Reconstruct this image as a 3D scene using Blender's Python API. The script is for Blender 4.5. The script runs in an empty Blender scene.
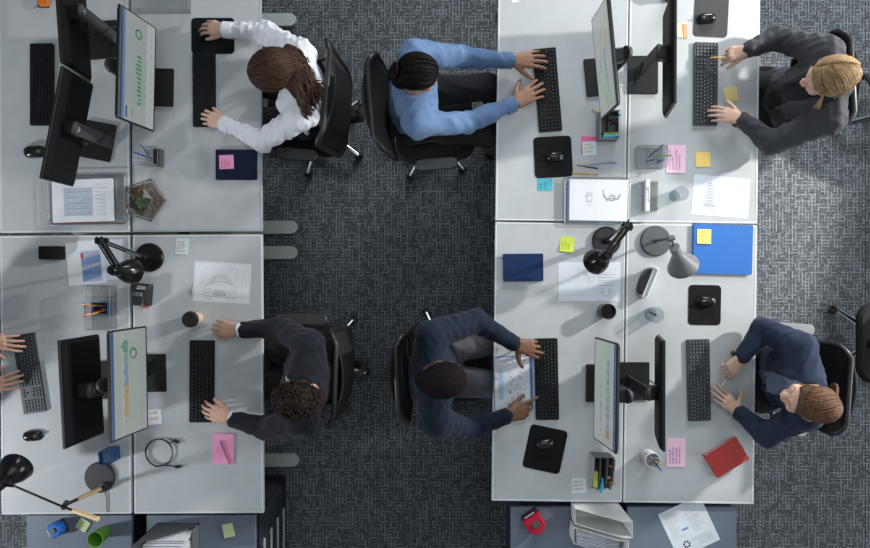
import bpy, bmesh, math, random
import numpy as np
from mathutils import Vector, Matrix, Quaternion

random.seed(7)
SC = bpy.context.scene
COL = SC.collection
PI = math.pi

# ------------------------------------------------------------------ camera geometry of the overhead view
CAM_H = 4.1
FPX = 617.0
DZ = 0.735          # desk top height
CZ = 0.70           # cabinet top height


def S(z):
    return (CAM_H - z) / FPX


def P(px, py, z=DZ):
    s = S(z)
    return Vector(((px - 435.0) * s, (274.0 - py) * s, z))


def V(*a):
    return Vector(a)


# ------------------------------------------------------------------ materials
MATS = {}


def mat(name, col, rough=0.5, metal=0.0, spec=0.5, noise=0.0, nscale=40.0, bump=0.0, bscale=200.0,
        emit=None, estr=0.0, coat=0.0, sheen=0.0):
    if name in MATS:
        return MATS[name]
    m = bpy.data.materials.new(name)
    m.use_nodes = True
    nt = m.node_tree
    b = nt.nodes['Principled BSDF']
    c = (col[0], col[1], col[2], 1)
    b.inputs['Base Color'].default_value = c
    b.inputs['Roughness'].default_value = rough
    b.inputs['Metallic'].default_value = metal
    b.inputs['Specular IOR Level'].default_value = spec
    b.inputs['Coat Weight'].default_value = coat
    b.inputs['Sheen Weight'].default_value = sheen
    tc = nt.nodes.new('ShaderNodeTexCoord')
    if noise > 0:
        n = nt.nodes.new('ShaderNodeTexNoise')
        n.inputs['Scale'].default_value = nscale
        n.inputs['Detail'].default_value = 4
        nt.links.new(tc.outputs['Object'], n.inputs['Vector'])
        r = nt.nodes.new('ShaderNodeMapRange')
        r.inputs['From Min'].default_value = 0.3
        r.inputs['From Max'].default_value = 0.7
        r.inputs['To Min'].default_value = 1 - noise
        r.inputs['To Max'].default_value = 1 + noise
        nt.links.new(n.outputs['Fac'], r.inputs['Value'])
        mx = nt.nodes.new('ShaderNodeMix')
        mx.data_type = 'RGBA'
        mx.blend_type = 'MULTIPLY'
        mx.inputs['Factor'].default_value = 1
        mx.inputs[6].default_value = c
        nt.links.new(r.outputs['Result'], mx.inputs[7])
        nt.links.new(mx.outputs[2], b.inputs['Base Color'])
    if bump > 0:
        n2 = nt.nodes.new('ShaderNodeTexNoise')
        n2.inputs['Scale'].default_value = bscale
        n2.inputs['Detail'].default_value = 3
        nt.links.new(tc.outputs['Object'], n2.inputs['Vector'])
        bp = nt.nodes.new('ShaderNodeBump')
        bp.inputs['Strength'].default_value = bump
        bp.inputs['Distance'].default_value = 0.002
        nt.links.new(n2.outputs['Fac'], bp.inputs['Height'])
        nt.links.new(bp.outputs['Normal'], b.inputs['Normal'])
    if emit is not None:
        b.inputs['Emission Color'].default_value = (emit[0], emit[1], emit[2], 1)
        b.inputs['Emission Strength'].default_value = estr
    MATS[name] = m
    return m


def glass(name, tint=(0.9, 0.95, 0.95), fac=0.14, rough=0.05, frost=0.0):
    """thin clear material: mostly see-through, some gloss, some milky body"""
    if name in MATS:
        return MATS[name]
    m = bpy.data.materials.new(name)
    m.use_nodes = True
    nt = m.node_tree
    out = nt.nodes['Material Output']
    nt.nodes.remove(nt.nodes['Principled BSDF'])
    t = nt.nodes.new('ShaderNodeBsdfTransparent')
    t.inputs['Color'].default_value = (*tint, 1)
    g = nt.nodes.new('ShaderNodeBsdfGlossy')
    g.inputs['Roughness'].default_value = rough
    d = nt.nodes.new('ShaderNodeBsdfDiffuse')
    d.inputs['Color'].default_value = (*[c * 0.8 for c in tint], 1)
    a = nt.nodes.new('ShaderNodeMixShader')
    a.inputs[0].default_value = fac
    nt.links.new(t.outputs[0], a.inputs[1])
    nt.links.new(g.outputs[0], a.inputs[2])
    b = nt.nodes.new('ShaderNodeMixShader')
    b.inputs[0].default_value = frost
    nt.links.new(a.outputs[0], b.inputs[1])
    nt.links.new(d.outputs[0], b.inputs[2])
    nt.links.new(b.outputs[0], out.inputs['Surface'])
    MATS[name] = m
    return m


def hair_mat(name, c1, c2, scale=120):
    if name in MATS:
        return MATS[name]
    m = mat(name, c1, rough=0.55, spec=0.22)
    nt = m.node_tree
    b = nt.nodes['Principled BSDF']
    tc = nt.nodes['Texture Coordinate']
    n = nt.nodes.new('ShaderNodeTexNoise')
    n.inputs['Scale'].default_value = scale
    n.inputs['Detail'].default_value = 3
    nt.links.new(tc.outputs['Object'], n.inputs['Vector'])
    r = nt.nodes.new('ShaderNodeValToRGB')
    r.color_ramp.elements[0].position = 0.35
    r.color_ramp.elements[0].color = (*c1, 1)
    r.color_ramp.elements[1].position = 0.68
    r.color_ramp.elements[1].color = (*c2, 1)
    nt.links.new(n.outputs['Fac'], r.inputs['Fac'])
    nt.links.new(r.outputs['Color'], b.inputs['Base Color'])
    return m


def carpet_mat():
    m = bpy.data.materials.new('woven_carpet_tile')
    m.use_nodes = True
    nt = m.node_tree
    L = nt.links
    b = nt.nodes['Principled BSDF']
    b.inputs['Roughness'].default_value = 0.95
    b.inputs['Specular IOR Level'].default_value = 0.1
    tc = nt.nodes.new('ShaderNodeTexCoord')
    sep = nt.nodes.new('ShaderNodeSeparateXYZ')
    L.new(tc.outputs['Object'], sep.inputs[0])

    def math_(op, a, bb=None, c=None):
        n = nt.nodes.new('ShaderNodeMath')
        n.operation = op
        for i, v in enumerate((a, bb, c)):
            if v is None:
                continue
            if isinstance(v, (int, float)):
                n.inputs[i].default_value = v
            else:
                L.new(v, n.inputs[i])
        return n.outputs[0]

    def wn(x, y, w=0.0):
        cb = nt.nodes.new('ShaderNodeCombineXYZ')
        for i, v in enumerate((x, y)):
            if isinstance(v, (int, float)):
                cb.inputs[i].default_value = v
            else:
                L.new(v, cb.inputs[i])
        cb.inputs[2].default_value = w
        n = nt.nodes.new('ShaderNodeTexWhiteNoise')
        n.noise_dimensions = '3D'
        L.new(cb.outputs[0], n.inputs['Vector'])
        return n.outputs['Value']

    def lines(a, bcoord, pitch, seglen, width, thr, w):
        u = math_('DIVIDE', a, pitch)
        cid = math_('FLOOR', u)
        fr = math_('FRACT', u)
        d = math_('ABSOLUTE', math_('SUBTRACT', fr, 0.5))
        on_line = math_('LESS_THAN', d, width)
        off = wn(cid, 3.7, w)
        v = math_('ADD', math_('DIVIDE', bcoord, seglen), math_('MULTIPLY', off, 7.0))
        sid = math_('FLOOR', v)
        rnd = wn(cid, sid, w + 1.3)
        on = math_('GREATER_THAN', rnd, thr)
        lev = math_('ADD', 0.45, math_('MULTIPLY', wn(cid, sid, w + 2.9), 0.55))
        return math_('MULTIPLY', math_('MULTIPLY', on_line, on), lev)

    X, Y = sep.outputs[0], sep.outputs[1]
    lv = lines(X, Y, 0.0215, 0.046, 0.17, 0.42, 0.0)
    lh = lines(Y, X, 0.0215, 0.034, 0.15, 0.55, 11.0)
    ln = math_('MAXIMUM', lv, lh)
    # fibre speckle
    n = nt.nodes.new('ShaderNodeTexNoise')
    n.inputs['Scale'].default_value = 95
    n.inputs['Detail'].default_value = 2
    L.new(tc.outputs['Object'], n.inputs['Vector'])
    sp = nt.nodes.new('ShaderNodeMapRange')
    sp.inputs['From Min'].default_value = 0.35
    sp.inputs['From Max'].default_value = 0.65
    sp.inputs['To Min'].default_value = 0.35
    sp.inputs['To Max'].default_value = 1.6
    L.new(n.outputs['Fac'], sp.inputs['Value'])
    base = math_('MULTIPLY', sp.outputs[0], 0.098)
    # seams between carpet tiles
    fx = math_('FRACT', math_('DIVIDE', math_('ADD', X, 0.14), 0.5))
    fy = math_('FRACT', math_('DIVIDE', math_('ADD', Y, 0.21), 0.5))
    seam = math_('MAXIMUM', math_('LESS_THAN', fx, 0.006), math_('LESS_THAN', fy, 0.004))
    val = math_('ADD', base, math_('MULTIPLY', ln, 0.15))
    val = math_('MULTIPLY', val, math_('SUBTRACT', 1.0, math_('MULTIPLY', seam, 0.6)))
    cb = nt.nodes.new('ShaderNodeCombineColor')
    L.new(math_('MULTIPLY', val, 0.93), cb.inputs[0])
    L.new(math_('MULTIPLY', val, 1.0), cb.inputs[1])
    L.new(math_('MULTIPLY', val, 1.09), cb.inputs[2])
    L.new(cb.outputs[0], b.inputs['Base Color'])
    bp = nt.nodes.new('ShaderNodeBump')
    bp.inputs['Strength'].default_value = 0.5
    bp.inputs['Distance'].default_value = 0.003
    L.new(val, bp.inputs['Height'])
    L.new(bp.outputs['Normal'], b.inputs['Normal'])
    return m


# ------------------------------------------------------------------ objects
def obj(name, bm, material, parent=None, loc=None, rot=None, smooth=False, kind=None, label=None):
    me = bpy.data.meshes.new(name)
    if isinstance(bm, bmesh.types.BMesh):
        bmesh.ops.recalc_face_normals(bm, faces=bm.faces[:])
        bm.to_mesh(me)
        bm.free()
    mats = material if isinstance(material, (list, tuple)) else [material]
    for m in mats:
        me.materials.append(m)
    if smooth:
        me.polygons.foreach_set('use_smooth', [True] * len(me.polygons))
        if smooth != 'all':
            try:
                me.set_sharp_from_angle(angle=math.radians(40))
            except Exception:
                pass
    o = bpy.data.objects.new(name, me)
    COL.objects.link(o)
    if parent is not None:
        o.parent = parent
    if loc is not None:
        o.location = loc
    if rot is not None:
        o.rotation_euler = rot if hasattr(rot, '__len__') else (0, 0, rot)
    if kind:
        o['kind'] = kind
    if label:
        o['label'] = label
    return o


def thing(name, label, cat, loc=(0, 0, 0), rotz=0.0, group=None):
    o = bpy.data.objects.new(name, None)
    o.empty_display_size = 0.05
    COL.objects.link(o)
    o.location = loc
    o.rotation_euler = (0, 0, rotz)
    o['label'] = label
    o['category'] = cat
    if group:
        o['group'] = group
    return o


def tag(o, label, cat, group=None):
    o['label'] = label
    o['category'] = cat
    if group:
        o['group'] = group
    return o


def kids(o):
    return [c for c in bpy.data.objects if c.parent is o]


def dup(o, parent=None, loc=None, rotz=None, label=None, group=None):
    ch = kids(o)
    c = o.copy()
    COL.objects.link(c)
    if parent is not None:
        c.parent = parent
    if loc is not None:
        c.location = loc
    if rotz is not None:
        c.rotation_euler = (0, 0, rotz)
    if label:
        c['label'] = label
    if group:
        c['group'] = group
    for k in ch:
        dup(k, c)
    return c


# ------------------------------------------------------------------ mesh pieces
def B():
    return bmesh.new()


def add_box(bm, c, size, rz=0.0, bevel=0.0, seg=2, M=None):
    g = bmesh.ops.create_cube(bm, size=1.0)
    vs = g['verts']
    bmesh.ops.scale(bm, vec=size, verts=vs)
    if bevel > 0:
        es = list({e for v in vs for e in v.link_edges})
        r = bmesh.ops.bevel(bm, geom=es, offset=bevel, segments=seg, affect='EDGES', profile=0.5)
        vs = list({v for f in r['faces'] for v in f.verts} | {v for v in vs if v.is_valid})
    mt = Matrix.Translation(Vector(c)) @ Matrix.Rotation(rz, 4, 'Z')
    if M is not None:
        mt = M @ mt
    bmesh.ops.transform(bm, matrix=mt, verts=vs)
    return vs


def rounded_rect(w, d, r, n=5):
    pts = []
    for (sx, sy, a0) in ((1, 1, 0), (-1, 1, 90), (-1, -1, 180), (1, -1, 270)):
        for i in range(n + 1):
            a = math.radians(a0 + 90 * i / n)
            pts.append((sx * (w / 2 - r) + r * math.cos(a), sy * (d / 2 - r) + r * math.sin(a)))
    return pts


def add_prism(bm, pts, z0, z1, chamfer=0.0, M=None):
    """closed outline extruded from z0 to z1, optional chamfer on the top rim"""
    n = len(pts)
    cx = sum(p[0] for p in pts) / n
    cy = sum(p[1] for p in pts) / n
    rings = [(z0, 1.0)]
    if chamfer > 0:
        rad = max(math.hypot(p[0] - cx, p[1] - cy) for p in pts)
        k = 1 - chamfer / rad
        rings += [(z1 - chamfer, 1.0), (z1, k)]
    else:
        rings += [(z1, 1.0)]
    rv = []
    for z, k in rings:
        ring = []
        for p in pts:
            if k == 1.0:
                q = Vector((p[0], p[1], z))
            else:
                d = Vector((p[0] - cx, p[1] - cy))
                l = d.length
                d = d * ((l - chamfer) / l) if l > chamfer else d
                q = Vector((cx + d.x, cy + d.y, z))
            if M is not None:
                q = M @ q
            ring.append(bm.verts.new(q))
        rv.append(ring)
    for a, b in zip(rv[:-1], rv[1:]):
        for i in range(n):
            j = (i + 1) % n
            bm.faces.new((a[i], a[j], b[j], b[i]))
    bm.faces.new(rv[0][::-1])
    bm.faces.new(rv[-1])


def add_rbox(bm, c, size, r, chamfer=0.002, rz=0.0, n=5, M=None):
    mt = Matrix.Translation(Vector(c)) @ Matrix.Rotation(rz, 4, 'Z')
    if M is not None:
        mt = M @ mt
    add_prism(bm, rounded_rect(size[0], size[1], r, n), -size[2] / 2, size[2] / 2, chamfer, mt)


def frame_from(d):
    d = Vector(d).normalized()
    a = Vector((0, 0, 1)) if abs(d.z) < 0.9 else Vector((1, 0, 0))
    x = d.cross(a).normalized()
    y = d.cross(x).normalized()
    return x, y


def add_tube(bm, pts, r, n=8, cap=True, closed=False, flat=None):
    pts = [Vector(p) for p in pts]
    m = len(pts)
    rs = r if hasattr(r, '__len__') else [r] * m
    rings = []
    x = None
    for i, p in enumerate(pts):
        if closed:
            t = pts[(i + 1) % m] - pts[i - 1]
        elif i == 0:
            t = pts[1] - pts[0]
        elif i == m - 1:
            t = pts[-1] - pts[-2]
        else:
            t = (pts[i + 1] - pts[i]).normalized() + (pts[i] - pts[i - 1]).normalized()
        if t.length < 1e-9:
            t = Vector((0, 0, 1))
        t.normalize()
        if x is None:
            x, y = frame_from(t)
        else:
            x = (x - t * x.dot(t))
            if x.length < 1e-6:
                x, y = frame_from(t)
            x.normalize()
        y = t.cross(x)
        ring = []
        for k in range(n):
            a = 2 * PI * k / n
            ring.append(bm.verts.new(p + x * (rs[i] * math.cos(a)) + y * (rs[i] * math.sin(a) * (flat or 1.0))))
        rings.append(ring)
    cnt = m if closed else m - 1
    for i in range(cnt):
        a, b = rings[i], rings[(i + 1) % m]
        for k in range(n):
            j = (k + 1) % n
            bm.faces.new((a[k], a[j], b[j], b[k]))
    if cap and not closed:
        bm.faces.new(rings[0][::-1])
        bm.faces.new(rings[-1])


def add_lathe(bm, prof, n=28, M=None):
    """prof: list of (radius, z); radius 0 closes the end"""
    rings = []
    for r, z in prof:
        if r < 1e-6:
            q = Vector((0, 0, z))
            rings.append([bm.verts.new(M @ q if M is not None else q)])
        else:
            ring = []
            for k in range(n):
                a = 2 * PI * k / n
                q = Vector((r * math.cos(a), r * math.sin(a), z))
                ring.append(bm.verts.new(M @ q if M is not None else q))
            rings.append(ring)
    for a, b in zip(rings[:-1], rings[1:]):
        for k in range(n):
            j = (k + 1) % n
            if len(a) == 1 and len(b) == 1:
                continue
            if len(a) == 1:
                bm.faces.new((a[0], b[j], b[k]))
            elif len(b) == 1:
                bm.faces.new((a[k], a[j], b[0]))
            else:
                bm.faces.new((a[k], a[j], b[j], b[k]))


def axis_matrix(p, d):
    """matrix that puts local z along d at p"""
    d = Vector(d).normalized()
    x, y = frame_from(d)
    x = y.cross(d)
    M = Matrix((x, y, d)).transposed().to_4x4()
    M.translation = Vector(p)
    return M


def add_ribbon(bm, pts, w, z):
    """flat printed line on a sheet"""
    pts = [Vector((p[0], p[1])) for p in pts]
    if len(pts) < 2:
        return
    L, R = [], []
    for i, p in enumerate(pts):
        a = pts[max(0, i - 1)]
        b = pts[min(len(pts) - 1, i + 1)]
        t = (b - a)
        if t.length < 1e-9:
            t = Vector((1, 0))
        t.normalize()
        nrm = Vector((-t.y, t.x)) * (w / 2)
        zz = z(p.x, p.y) if callable(z) else z
        L.append(bm.verts.new((p.x + nrm.x, p.y + nrm.y, zz)))
        R.append(bm.verts.new((p.x - nrm.x, p.y - nrm.y, zz)))
    for i in range(len(pts) - 1):
        bm.faces.new((R[i], R[i + 1], L[i + 1], L[i]))


def add_rect(bm, x0, y0, x1, y1, z):
    v = [bm.verts.new((x, y, z)) for x, y in ((x0, y0), (x1, y0), (x1, y1), (x0, y1))]
    bm.faces.new(v)


def circle_pts(cx, cy, rx, ry, a0=0, a1=360, n=20):
    return [(cx + rx * math.cos(math.radians(a0 + (a1 - a0) * i / n)),
             cy + ry * math.sin(math.radians(a0 + (a1 - a0) * i / n))) for i in range(n + 1)]


def scribble(bm, x0, x1, y, h, w, z, rnd, words=3):
    """a line of handwriting from x0 to x1 at height y"""
    L = x1 - x0
    x = x0
    while x < x1 - L * 0.06:
        wl = rnd.uniform(0.18, 0.4) * L
        wl = min(wl, x1 - x)
        k = max(3, int(wl / (h * 0.45)))
        pts = []
        for i in range(k + 1):
            pts.append((x + wl * i / k + rnd.uniform(-.1, .1) * h, y + (h if i % 2 else 0) * rnd.uniform(0.5, 1.05)))
        add_ribbon(bm, pts, w, z)
        x += wl + L * 0.07


# ------------------------------------------------------------------ signed-distance modelling for bodies and cloth
def arr(v):
    return np.array([v[0], v[1], v[2]], dtype=np.float32)


class SDF:
    def __init__(self):
        self.prims = []

    def cone(self, a, b, ra, rb=None, k=0.02, flat=None, op='add'):
        rb = ra if rb is None else rb
        self.prims.append(('c', arr(a), arr(b), ra, rb, k, flat, op))
        return self

    def ell(self, c, r, R=None, k=0.02, op='add'):
        """R: 3x3 numpy, columns are the local axes"""
        self.prims.append(('e', arr(c), np.array(r, dtype=np.float32), R, None, k, None, op))
        return self

    def bounds(self):
        lo = np.full(3, 1e9)
        hi = np.full(3, -1e9)
        for t, a, b, ra, rb, k, flat, op in self.prims:
            if op != 'add':
                continue
            if t == 'c':
                r = max(ra, rb)
                lo = np.minimum(lo, np.minimum(a, b) - r)
                hi = np.maximum(hi, np.maximum(a, b) + r)
            else:
                r = float(np.max(b))
                lo = np.minimum(lo, a - r)
                hi = np.maximum(hi, a + r)
        return lo, hi

    def mesh(self, h):
        lo, hi = self.bounds()
        lo = lo - 0.03
        hi = hi + 0.03
        n = np.ceil((hi - lo) / h).astype(int) + 1
        f = np.full(n, 0.06, dtype=np.float32)
        for t, a, b, ra, rb, k, flat, op in self.prims:
            if t == 'c':
                r = max(ra, rb)
                plo, phi = np.minimum(a, b) - r, np.maximum(a, b) + r
            else:
                r = float(np.max(b))
                plo, phi = a - r, a + r
            m = 0.05
            i0 = np.maximum(0, np.floor((plo - m - lo) / h).astype(int))
            i1 = np.minimum(n, np.ceil((phi + m - lo) / h).astype(int) + 1)
            if np.any(i1 <= i0):
                continue
            xs = [(lo[d] + h * np.arange(i0[d], i1[d])).astype(np.float32) for d in range(3)]
            X, Y, Z = np.meshgrid(*xs, indexing='ij', sparse=True)
            if t == 'c':
                ba = b - a
                l2 = max(1e-9, float(ba @ ba))
                px, py, pz = X - a[0], Y - a[1], Z - a[2]
                tt = np.clip((px * ba[0] + py * ba[1] + pz * ba[2]) / l2, 0, 1)
                qx, qy, qz = px - tt * ba[0], py - tt * ba[1], pz - tt * ba[2]
                if flat is not None:
                    fx, s = flat
                    dt = (qx * fx[0] + qy * fx[1] + qz * fx[2]) * (1.0 / s - 1.0)
                    qx, qy, qz = qx + dt * fx[0], qy + dt * fx[1], qz + dt * fx[2]
                d = np.sqrt(qx * qx + qy * qy + qz * qz) - (ra + (rb - ra) * tt)
                if flat is not None:
                    d = d * np.float32(0.85)
            else:
                px, py, pz = X - a[0], Y - a[1], Z - a[2]
                if ra is not None:
                    R = np.asarray(ra, dtype=np.float32) if not np.isscalar(ra) else None
                else:
                    R = None
                if R is not None:
                    ux = px * R[0, 0] + py * R[1, 0] + pz * R[2, 0]
                    uy = px * R[0, 1] + py * R[1, 1] + pz * R[2, 1]
                    uz = px * R[0, 2] + py * R[1, 2] + pz * R[2, 2]
                else:
                    ux, uy, uz = px, py, pz
                k0 = np.sqrt((ux / b[0]) ** 2 + (uy / b[1]) ** 2 + (uz / b[2]) ** 2)
                k1 = np.sqrt((ux / b[0] ** 2) ** 2 + (uy / b[1] ** 2) ** 2 + (uz / b[2] ** 2) ** 2) + 1e-6
                d = k0 * (k0 - 1.0) / k1
            sl = f[i0[0]:i1[0], i0[1]:i1[1], i0[2]:i1[2]]
            if op == 'add':
                hh = np.clip(0.5 + 0.5 * (sl - d) / k, 0, 1)
                sl[...] = sl * (1 - hh) + d * hh - k * hh * (1 - hh)
            else:
                dd = -d
                hh = np.clip(0.5 - 0.5 * (sl - dd) / k, 0, 1)
                sl[...] = sl * (1 - hh) + dd * hh + k * hh * (1 - hh)
        return surface_nets(f, lo, h)


def surface_nets(f, lo, h):
    ins = f < 0
    nx, ny, nz = f.shape
    cnt = np.zeros((nx - 1, ny - 1, nz - 1), dtype=np.int8)
    for dx in (0, 1):
        for dy in (0, 1):
            for dz in (0, 1):
                cnt += ins[dx:nx - 1 + dx, dy:ny - 1 + dy, dz:nz - 1 + dz]
    act = (cnt > 0) & (cnt < 8)
    I = np.argwhere(act)
    idx = np.full(act.shape, -1, dtype=np.int64)
    idx[act] = np.arange(len(I))
    acc = np.zeros((len(I), 3), dtype=np.float64)
    num = np.zeros(len(I))
    cor = [(0, 0, 0), (1, 0, 0), (0, 1, 0), (1, 1, 0), (0, 0, 1), (1, 0, 1), (0, 1, 1), (1, 1, 1)]
    vals = [f[I[:, 0] + c[0], I[:, 1] + c[1], I[:, 2] + c[2]] for c in cor]
    for a in range(8):
        for b in range(a + 1, 8):
            ca, cb = np.array(cor[a]), np.array(cor[b])
            if np.abs(ca - cb).sum() != 1:
                continue
            fa, fb = vals[a], vals[b]
            m = (fa < 0) != (fb < 0)
            t = fa[m] / (fa[m] - fb[m])
            acc[m] += ca + (cb - ca) * t[:, None]
            num[m] += 1
    verts = lo + h * (I + acc / num[:, None])
    quads = []
    for ax in range(3):
        a = [slice(None)] * 3
        b = [slice(None)] * 3
        a[ax] = slice(0, -1)
        b[ax] = slice(1, None)
        e = ins[tuple(a)] != ins[tuple(b)]
        E = np.argwhere(e)
        o1, o2 = (ax + 1) % 3, (ax + 2) % 3
        ok = (E[:, o1] > 0) & (E[:, o2] > 0) & (E[:, o1] < f.shape[o1] - 1) & (E[:, o2] < f.shape[o2] - 1)
        E = E[ok]
        up = ins[E[:, 0], E[:, 1], E[:, 2]]

        def cell(d1, d2):
            C = E.copy()
            C[:, o1] -= d1
            C[:, o2] -= d2
            return idx[C[:, 0], C[:, 1], C[:, 2]]
        q = np.stack([cell(1, 1), cell(0, 1), cell(0, 0), cell(1, 0)], axis=1)
        q[~up] = q[~up][:, ::-1]
        quads.append(q)
    return verts, np.concatenate(quads)


def np_mesh(name, verts, quads, mats, mi=None):
    me = bpy.data.meshes.new(name)
    nv, nq = len(verts), len(quads)
    me.vertices.add(nv)
    me.vertices.foreach_set('co', np.asarray(verts, dtype=np.float32).ravel())
    me.loops.add(nq * 4)
    me.loops.foreach_set('vertex_index', np.asarray(quads, dtype=np.int32).ravel())
    me.polygons.add(nq)
    me.polygons.foreach_set('loop_start', np.arange(0, nq * 4, 4, dtype=np.int32))
    for m in mats:
        me.materials.append(m)
    if mi is not None:
        me.polygons.foreach_set('material_index', np.asarray(mi, dtype=np.int32))
    me.polygons.foreach_set('use_smooth', np.ones(nq, dtype=bool))
    me.update(calc_edges=True)
    me.validate()
    return me


def vnormals(verts, quads):
    a, b, c, d = (verts[quads[:, i]] for i in range(4))
    fn = np.cross(c - a, d - b)
    n = np.zeros_like(verts)
    for i in range(4):
        np.add.at(n, quads[:, i], fn)
    return n / (np.linalg.norm(n, axis=1, keepdims=True) + 1e-12)


def folds(verts, quads, amp, seed, lam=(0.05, 0.12)):
    """soft cloth folds pushed in and out along the surface"""
    r = np.random.RandomState(seed)
    n = vnormals(verts, quads)
    d = np.zeros(len(verts))
    for i in range(6):
        k = r.normal(size=3)
        k /= np.linalg.norm(k)
        l = r.uniform(*lam)
        e = r.normal(size=3) * 9
        ph = verts @ (k * 2 * PI / l) + r.uniform(0, 6) + 1.3 * np.sin(verts @ e + r.uniform(0, 6))
        d += (1 - np.abs(np.sin(ph)) * 1.6)
    return verts + n * (d * amp / 3.0)[:, None]
# ------------------------------------------------------------------ people
def skin_mat(name, col, rough=0.5):
    m = mat(name, col, rough=rough, spec=0.35, noise=0.08, nscale=60, bump=0.15, bscale=400)
    m.node_tree.nodes['Principled BSDF'].inputs['Subsurface Weight'].default_value = 0.05
    m.node_tree.nodes['Principled BSDF'].inputs['Subsurface Radius'].default_value = (0.01, 0.004, 0.002)
    return m


def nrm(v):
    v = np.asarray(v, dtype=np.float64)
    return v / (np.linalg.norm(v) + 1e-12)


def A3(v):
    return np.array([v[0], v[1], v[2]], dtype=np.float64)


FING = ((0.030, 0.090, (0.042, 0.025, 0.021), 0.0092),     # index
        (0.009, 0.094, (0.046, 0.029, 0.022), 0.0095),     # middle
        (-0.012, 0.090, (0.042, 0.027, 0.021), 0.0090),    # ring
        (-0.031, 0.081, (0.033, 0.020, 0.019), 0.0080))    # little


def hand_prims(sd, W, tip, side, up=(0, 0, 1), curl=(18, 22, 14), spread=6, sc=1.0, thumb=(0.75, 0.62, -0.25), curls=None):
    """W wrist, tip the point the middle finger aims at, side the thumb side"""
    W, tip = A3(W), A3(tip)
    d = nrm(tip - W)
    up = nrm(A3(up) - d * (A3(up) @ d))
    t = np.cross(d, up)
    if t @ A3(side) < 0:
        t = -t
    kn = []
    for i, (lat, fw, ln, r) in enumerate(FING):
        K = W + (d * fw + t * lat - up * (0.004 if i in (0, 3) else 0.0)) * sc
        kn.append(K)
        sd.cone(W + (t * lat * 0.55 + d * 0.012) * sc, K, 0.0165 * sc, 0.0125 * sc, k=0.012)
    sd.cone(kn[0] - d * 0.012 * sc, kn[3] - d * 0.012 * sc, 0.0125 * sc, 0.0115 * sc, k=0.008)
    tips = []
    for i, (lat, fw, ln, r) in enumerate(FING):
        sp = math.radians(spread * (1.1, 0.2, -0.7, -1.8)[i])
        dd = d * math.cos(sp) + t * math.sin(sp)
        p = kn[i]
        a = 0
        cs = (curls[i] if curls else curl)
        rr = r * sc
        for j in range(3):
            a += math.radians(cs[j])
            q = p + (dd * math.cos(a) - up * math.sin(a)) * ln[j] * sc
            sd.cone(p, q, rr, rr * 0.9, k=0.003)
            rr *= 0.9
            p = q
        tips.append(p)
    b = W + (d * 0.022 + t * 0.022 - up * 0.008) * sc
    dt = nrm(d * thumb[1] + t * thumb[0] + up * thumb[2])
    q1 = b + dt * 0.042 * sc
    sd.cone(b, q1, 0.0165 * sc, 0.0125 * sc, k=0.012)
    dt2 = nrm(dt + d * 0.35)
    q2 = q1 + dt2 * 0.032 * sc
    sd.cone(q1, q2, 0.0115 * sc, 0.0105 * sc, k=0.004)
    dt3 = nrm(dt2 + d * 0.3)
    q3 = q2 + dt3 * 0.025 * sc
    sd.cone(q2, q3, 0.0105 * sc, 0.0085 * sc, k=0.003)
    tips.append(q3)
    return tips


class Head:
    def __init__(self, c, fwd, sc=1.0, roll=0.0, female=True):
        self.c = A3(c)
        f = nrm(fwd)
        up = np.array([0, 0, 1.0])
        r = nrm(np.cross(f, up))
        u = np.cross(r, f)
        if roll:
            a = math.radians(roll)
            r, u = r * math.cos(a) + u * math.sin(a), u * math.cos(a) - r * math.sin(a)
        self.R = np.stack([r, f, u], axis=1)
        self.sc = sc
        self.female = female

    def w(self, p):
        return self.c + self.R @ (np.asarray(p, dtype=np.float64) * self.sc)

    def local(self, v):
        return ((v - self.c) @ self.R) / self.sc

    def prims(self, sd):
        s = self.sc
        E = lambda p, r, k=0.012: sd.ell(self.w(p), np.array(r) * s, self.R, k=k * s)
        C = lambda a, b, ra, rb, k=0.008: sd.cone(self.w(a), self.w(b), ra * s, rb * s, k=k * s)
        E((0, -.012, .035), (.076, .096, .086))
        E((0, .030, -.035), (.058, .064, .078), .03)
        E((0, .072, -.092), (.024, .018, .018), .025)
        C((-.042, .0, -.07), (-.012, .066, -.095), .02, .016, .02)
        C((.042, .0, -.07), (.012, .066, -.095), .02, .016, .02)
        for sx in (-1, 1):
            E((sx * .044, .060, -.022), (.024, .024, .022), .02)
            C((sx * .012, .086, .026), (sx * .045, .074, .026), .010, .009, .010)
            sd.ell(self.w((sx * .031, .094, .004)), np.array((.019, .010, .011)) * s, self.R, k=.008 * s, op='sub')
            E((sx * .0765, -.008, -.005), (.008, .019, .031), .006)
            E((sx * .080, -.016, .006), (.008, .012, .020), .004)
            E((sx * .0125, .100, -.034), (.010, .010, .008), .006)
        C((0, .090, .016), (0, .107, -.028), .008, .0115, .009)
        E((0, .0895, -.0585), (.023, .010, .0065), .004)
        E((0, .0885, -.0685), (.020, .010, .0075), .004)

    def eyes(self, parent, off, iris, skin):
        for sx in (-1, 1):
            bm = B()
            bmesh.ops.create_uvsphere(bm, u_segments=14, v_segments=10, radius=0.0125 * self.sc)
            me_o = obj('eye', bm, [mat('eye_white', (0.75, 0.72, 0.68), 0.2), iris, skin], parent,
                       loc=Vector(self.w((sx * .031, .0770, .003)) - off), smooth='all')
            f = Vector(self.R[:, 1])
            for p in me_o.data.polygons:
                if p.normal.dot(Vector(self.R[:, 2])) > -0.35:
                    p.material_index = 2
                elif p.normal.dot(f) > 0.8:
                    p.material_index = 1


HAIR_C = np.array([0, -.014, .034])
HAIR_R = np.array([.0835, .104, .096])


def slerp(a, b, t):
    a, b = nrm(a), nrm(b)
    w = math.acos(max(-1, min(1, float(a @ b))))
    if w < 1e-4:
        return a
    return (a * math.sin((1 - t) * w) + b * math.sin(t * w)) / math.sin(w)


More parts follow.
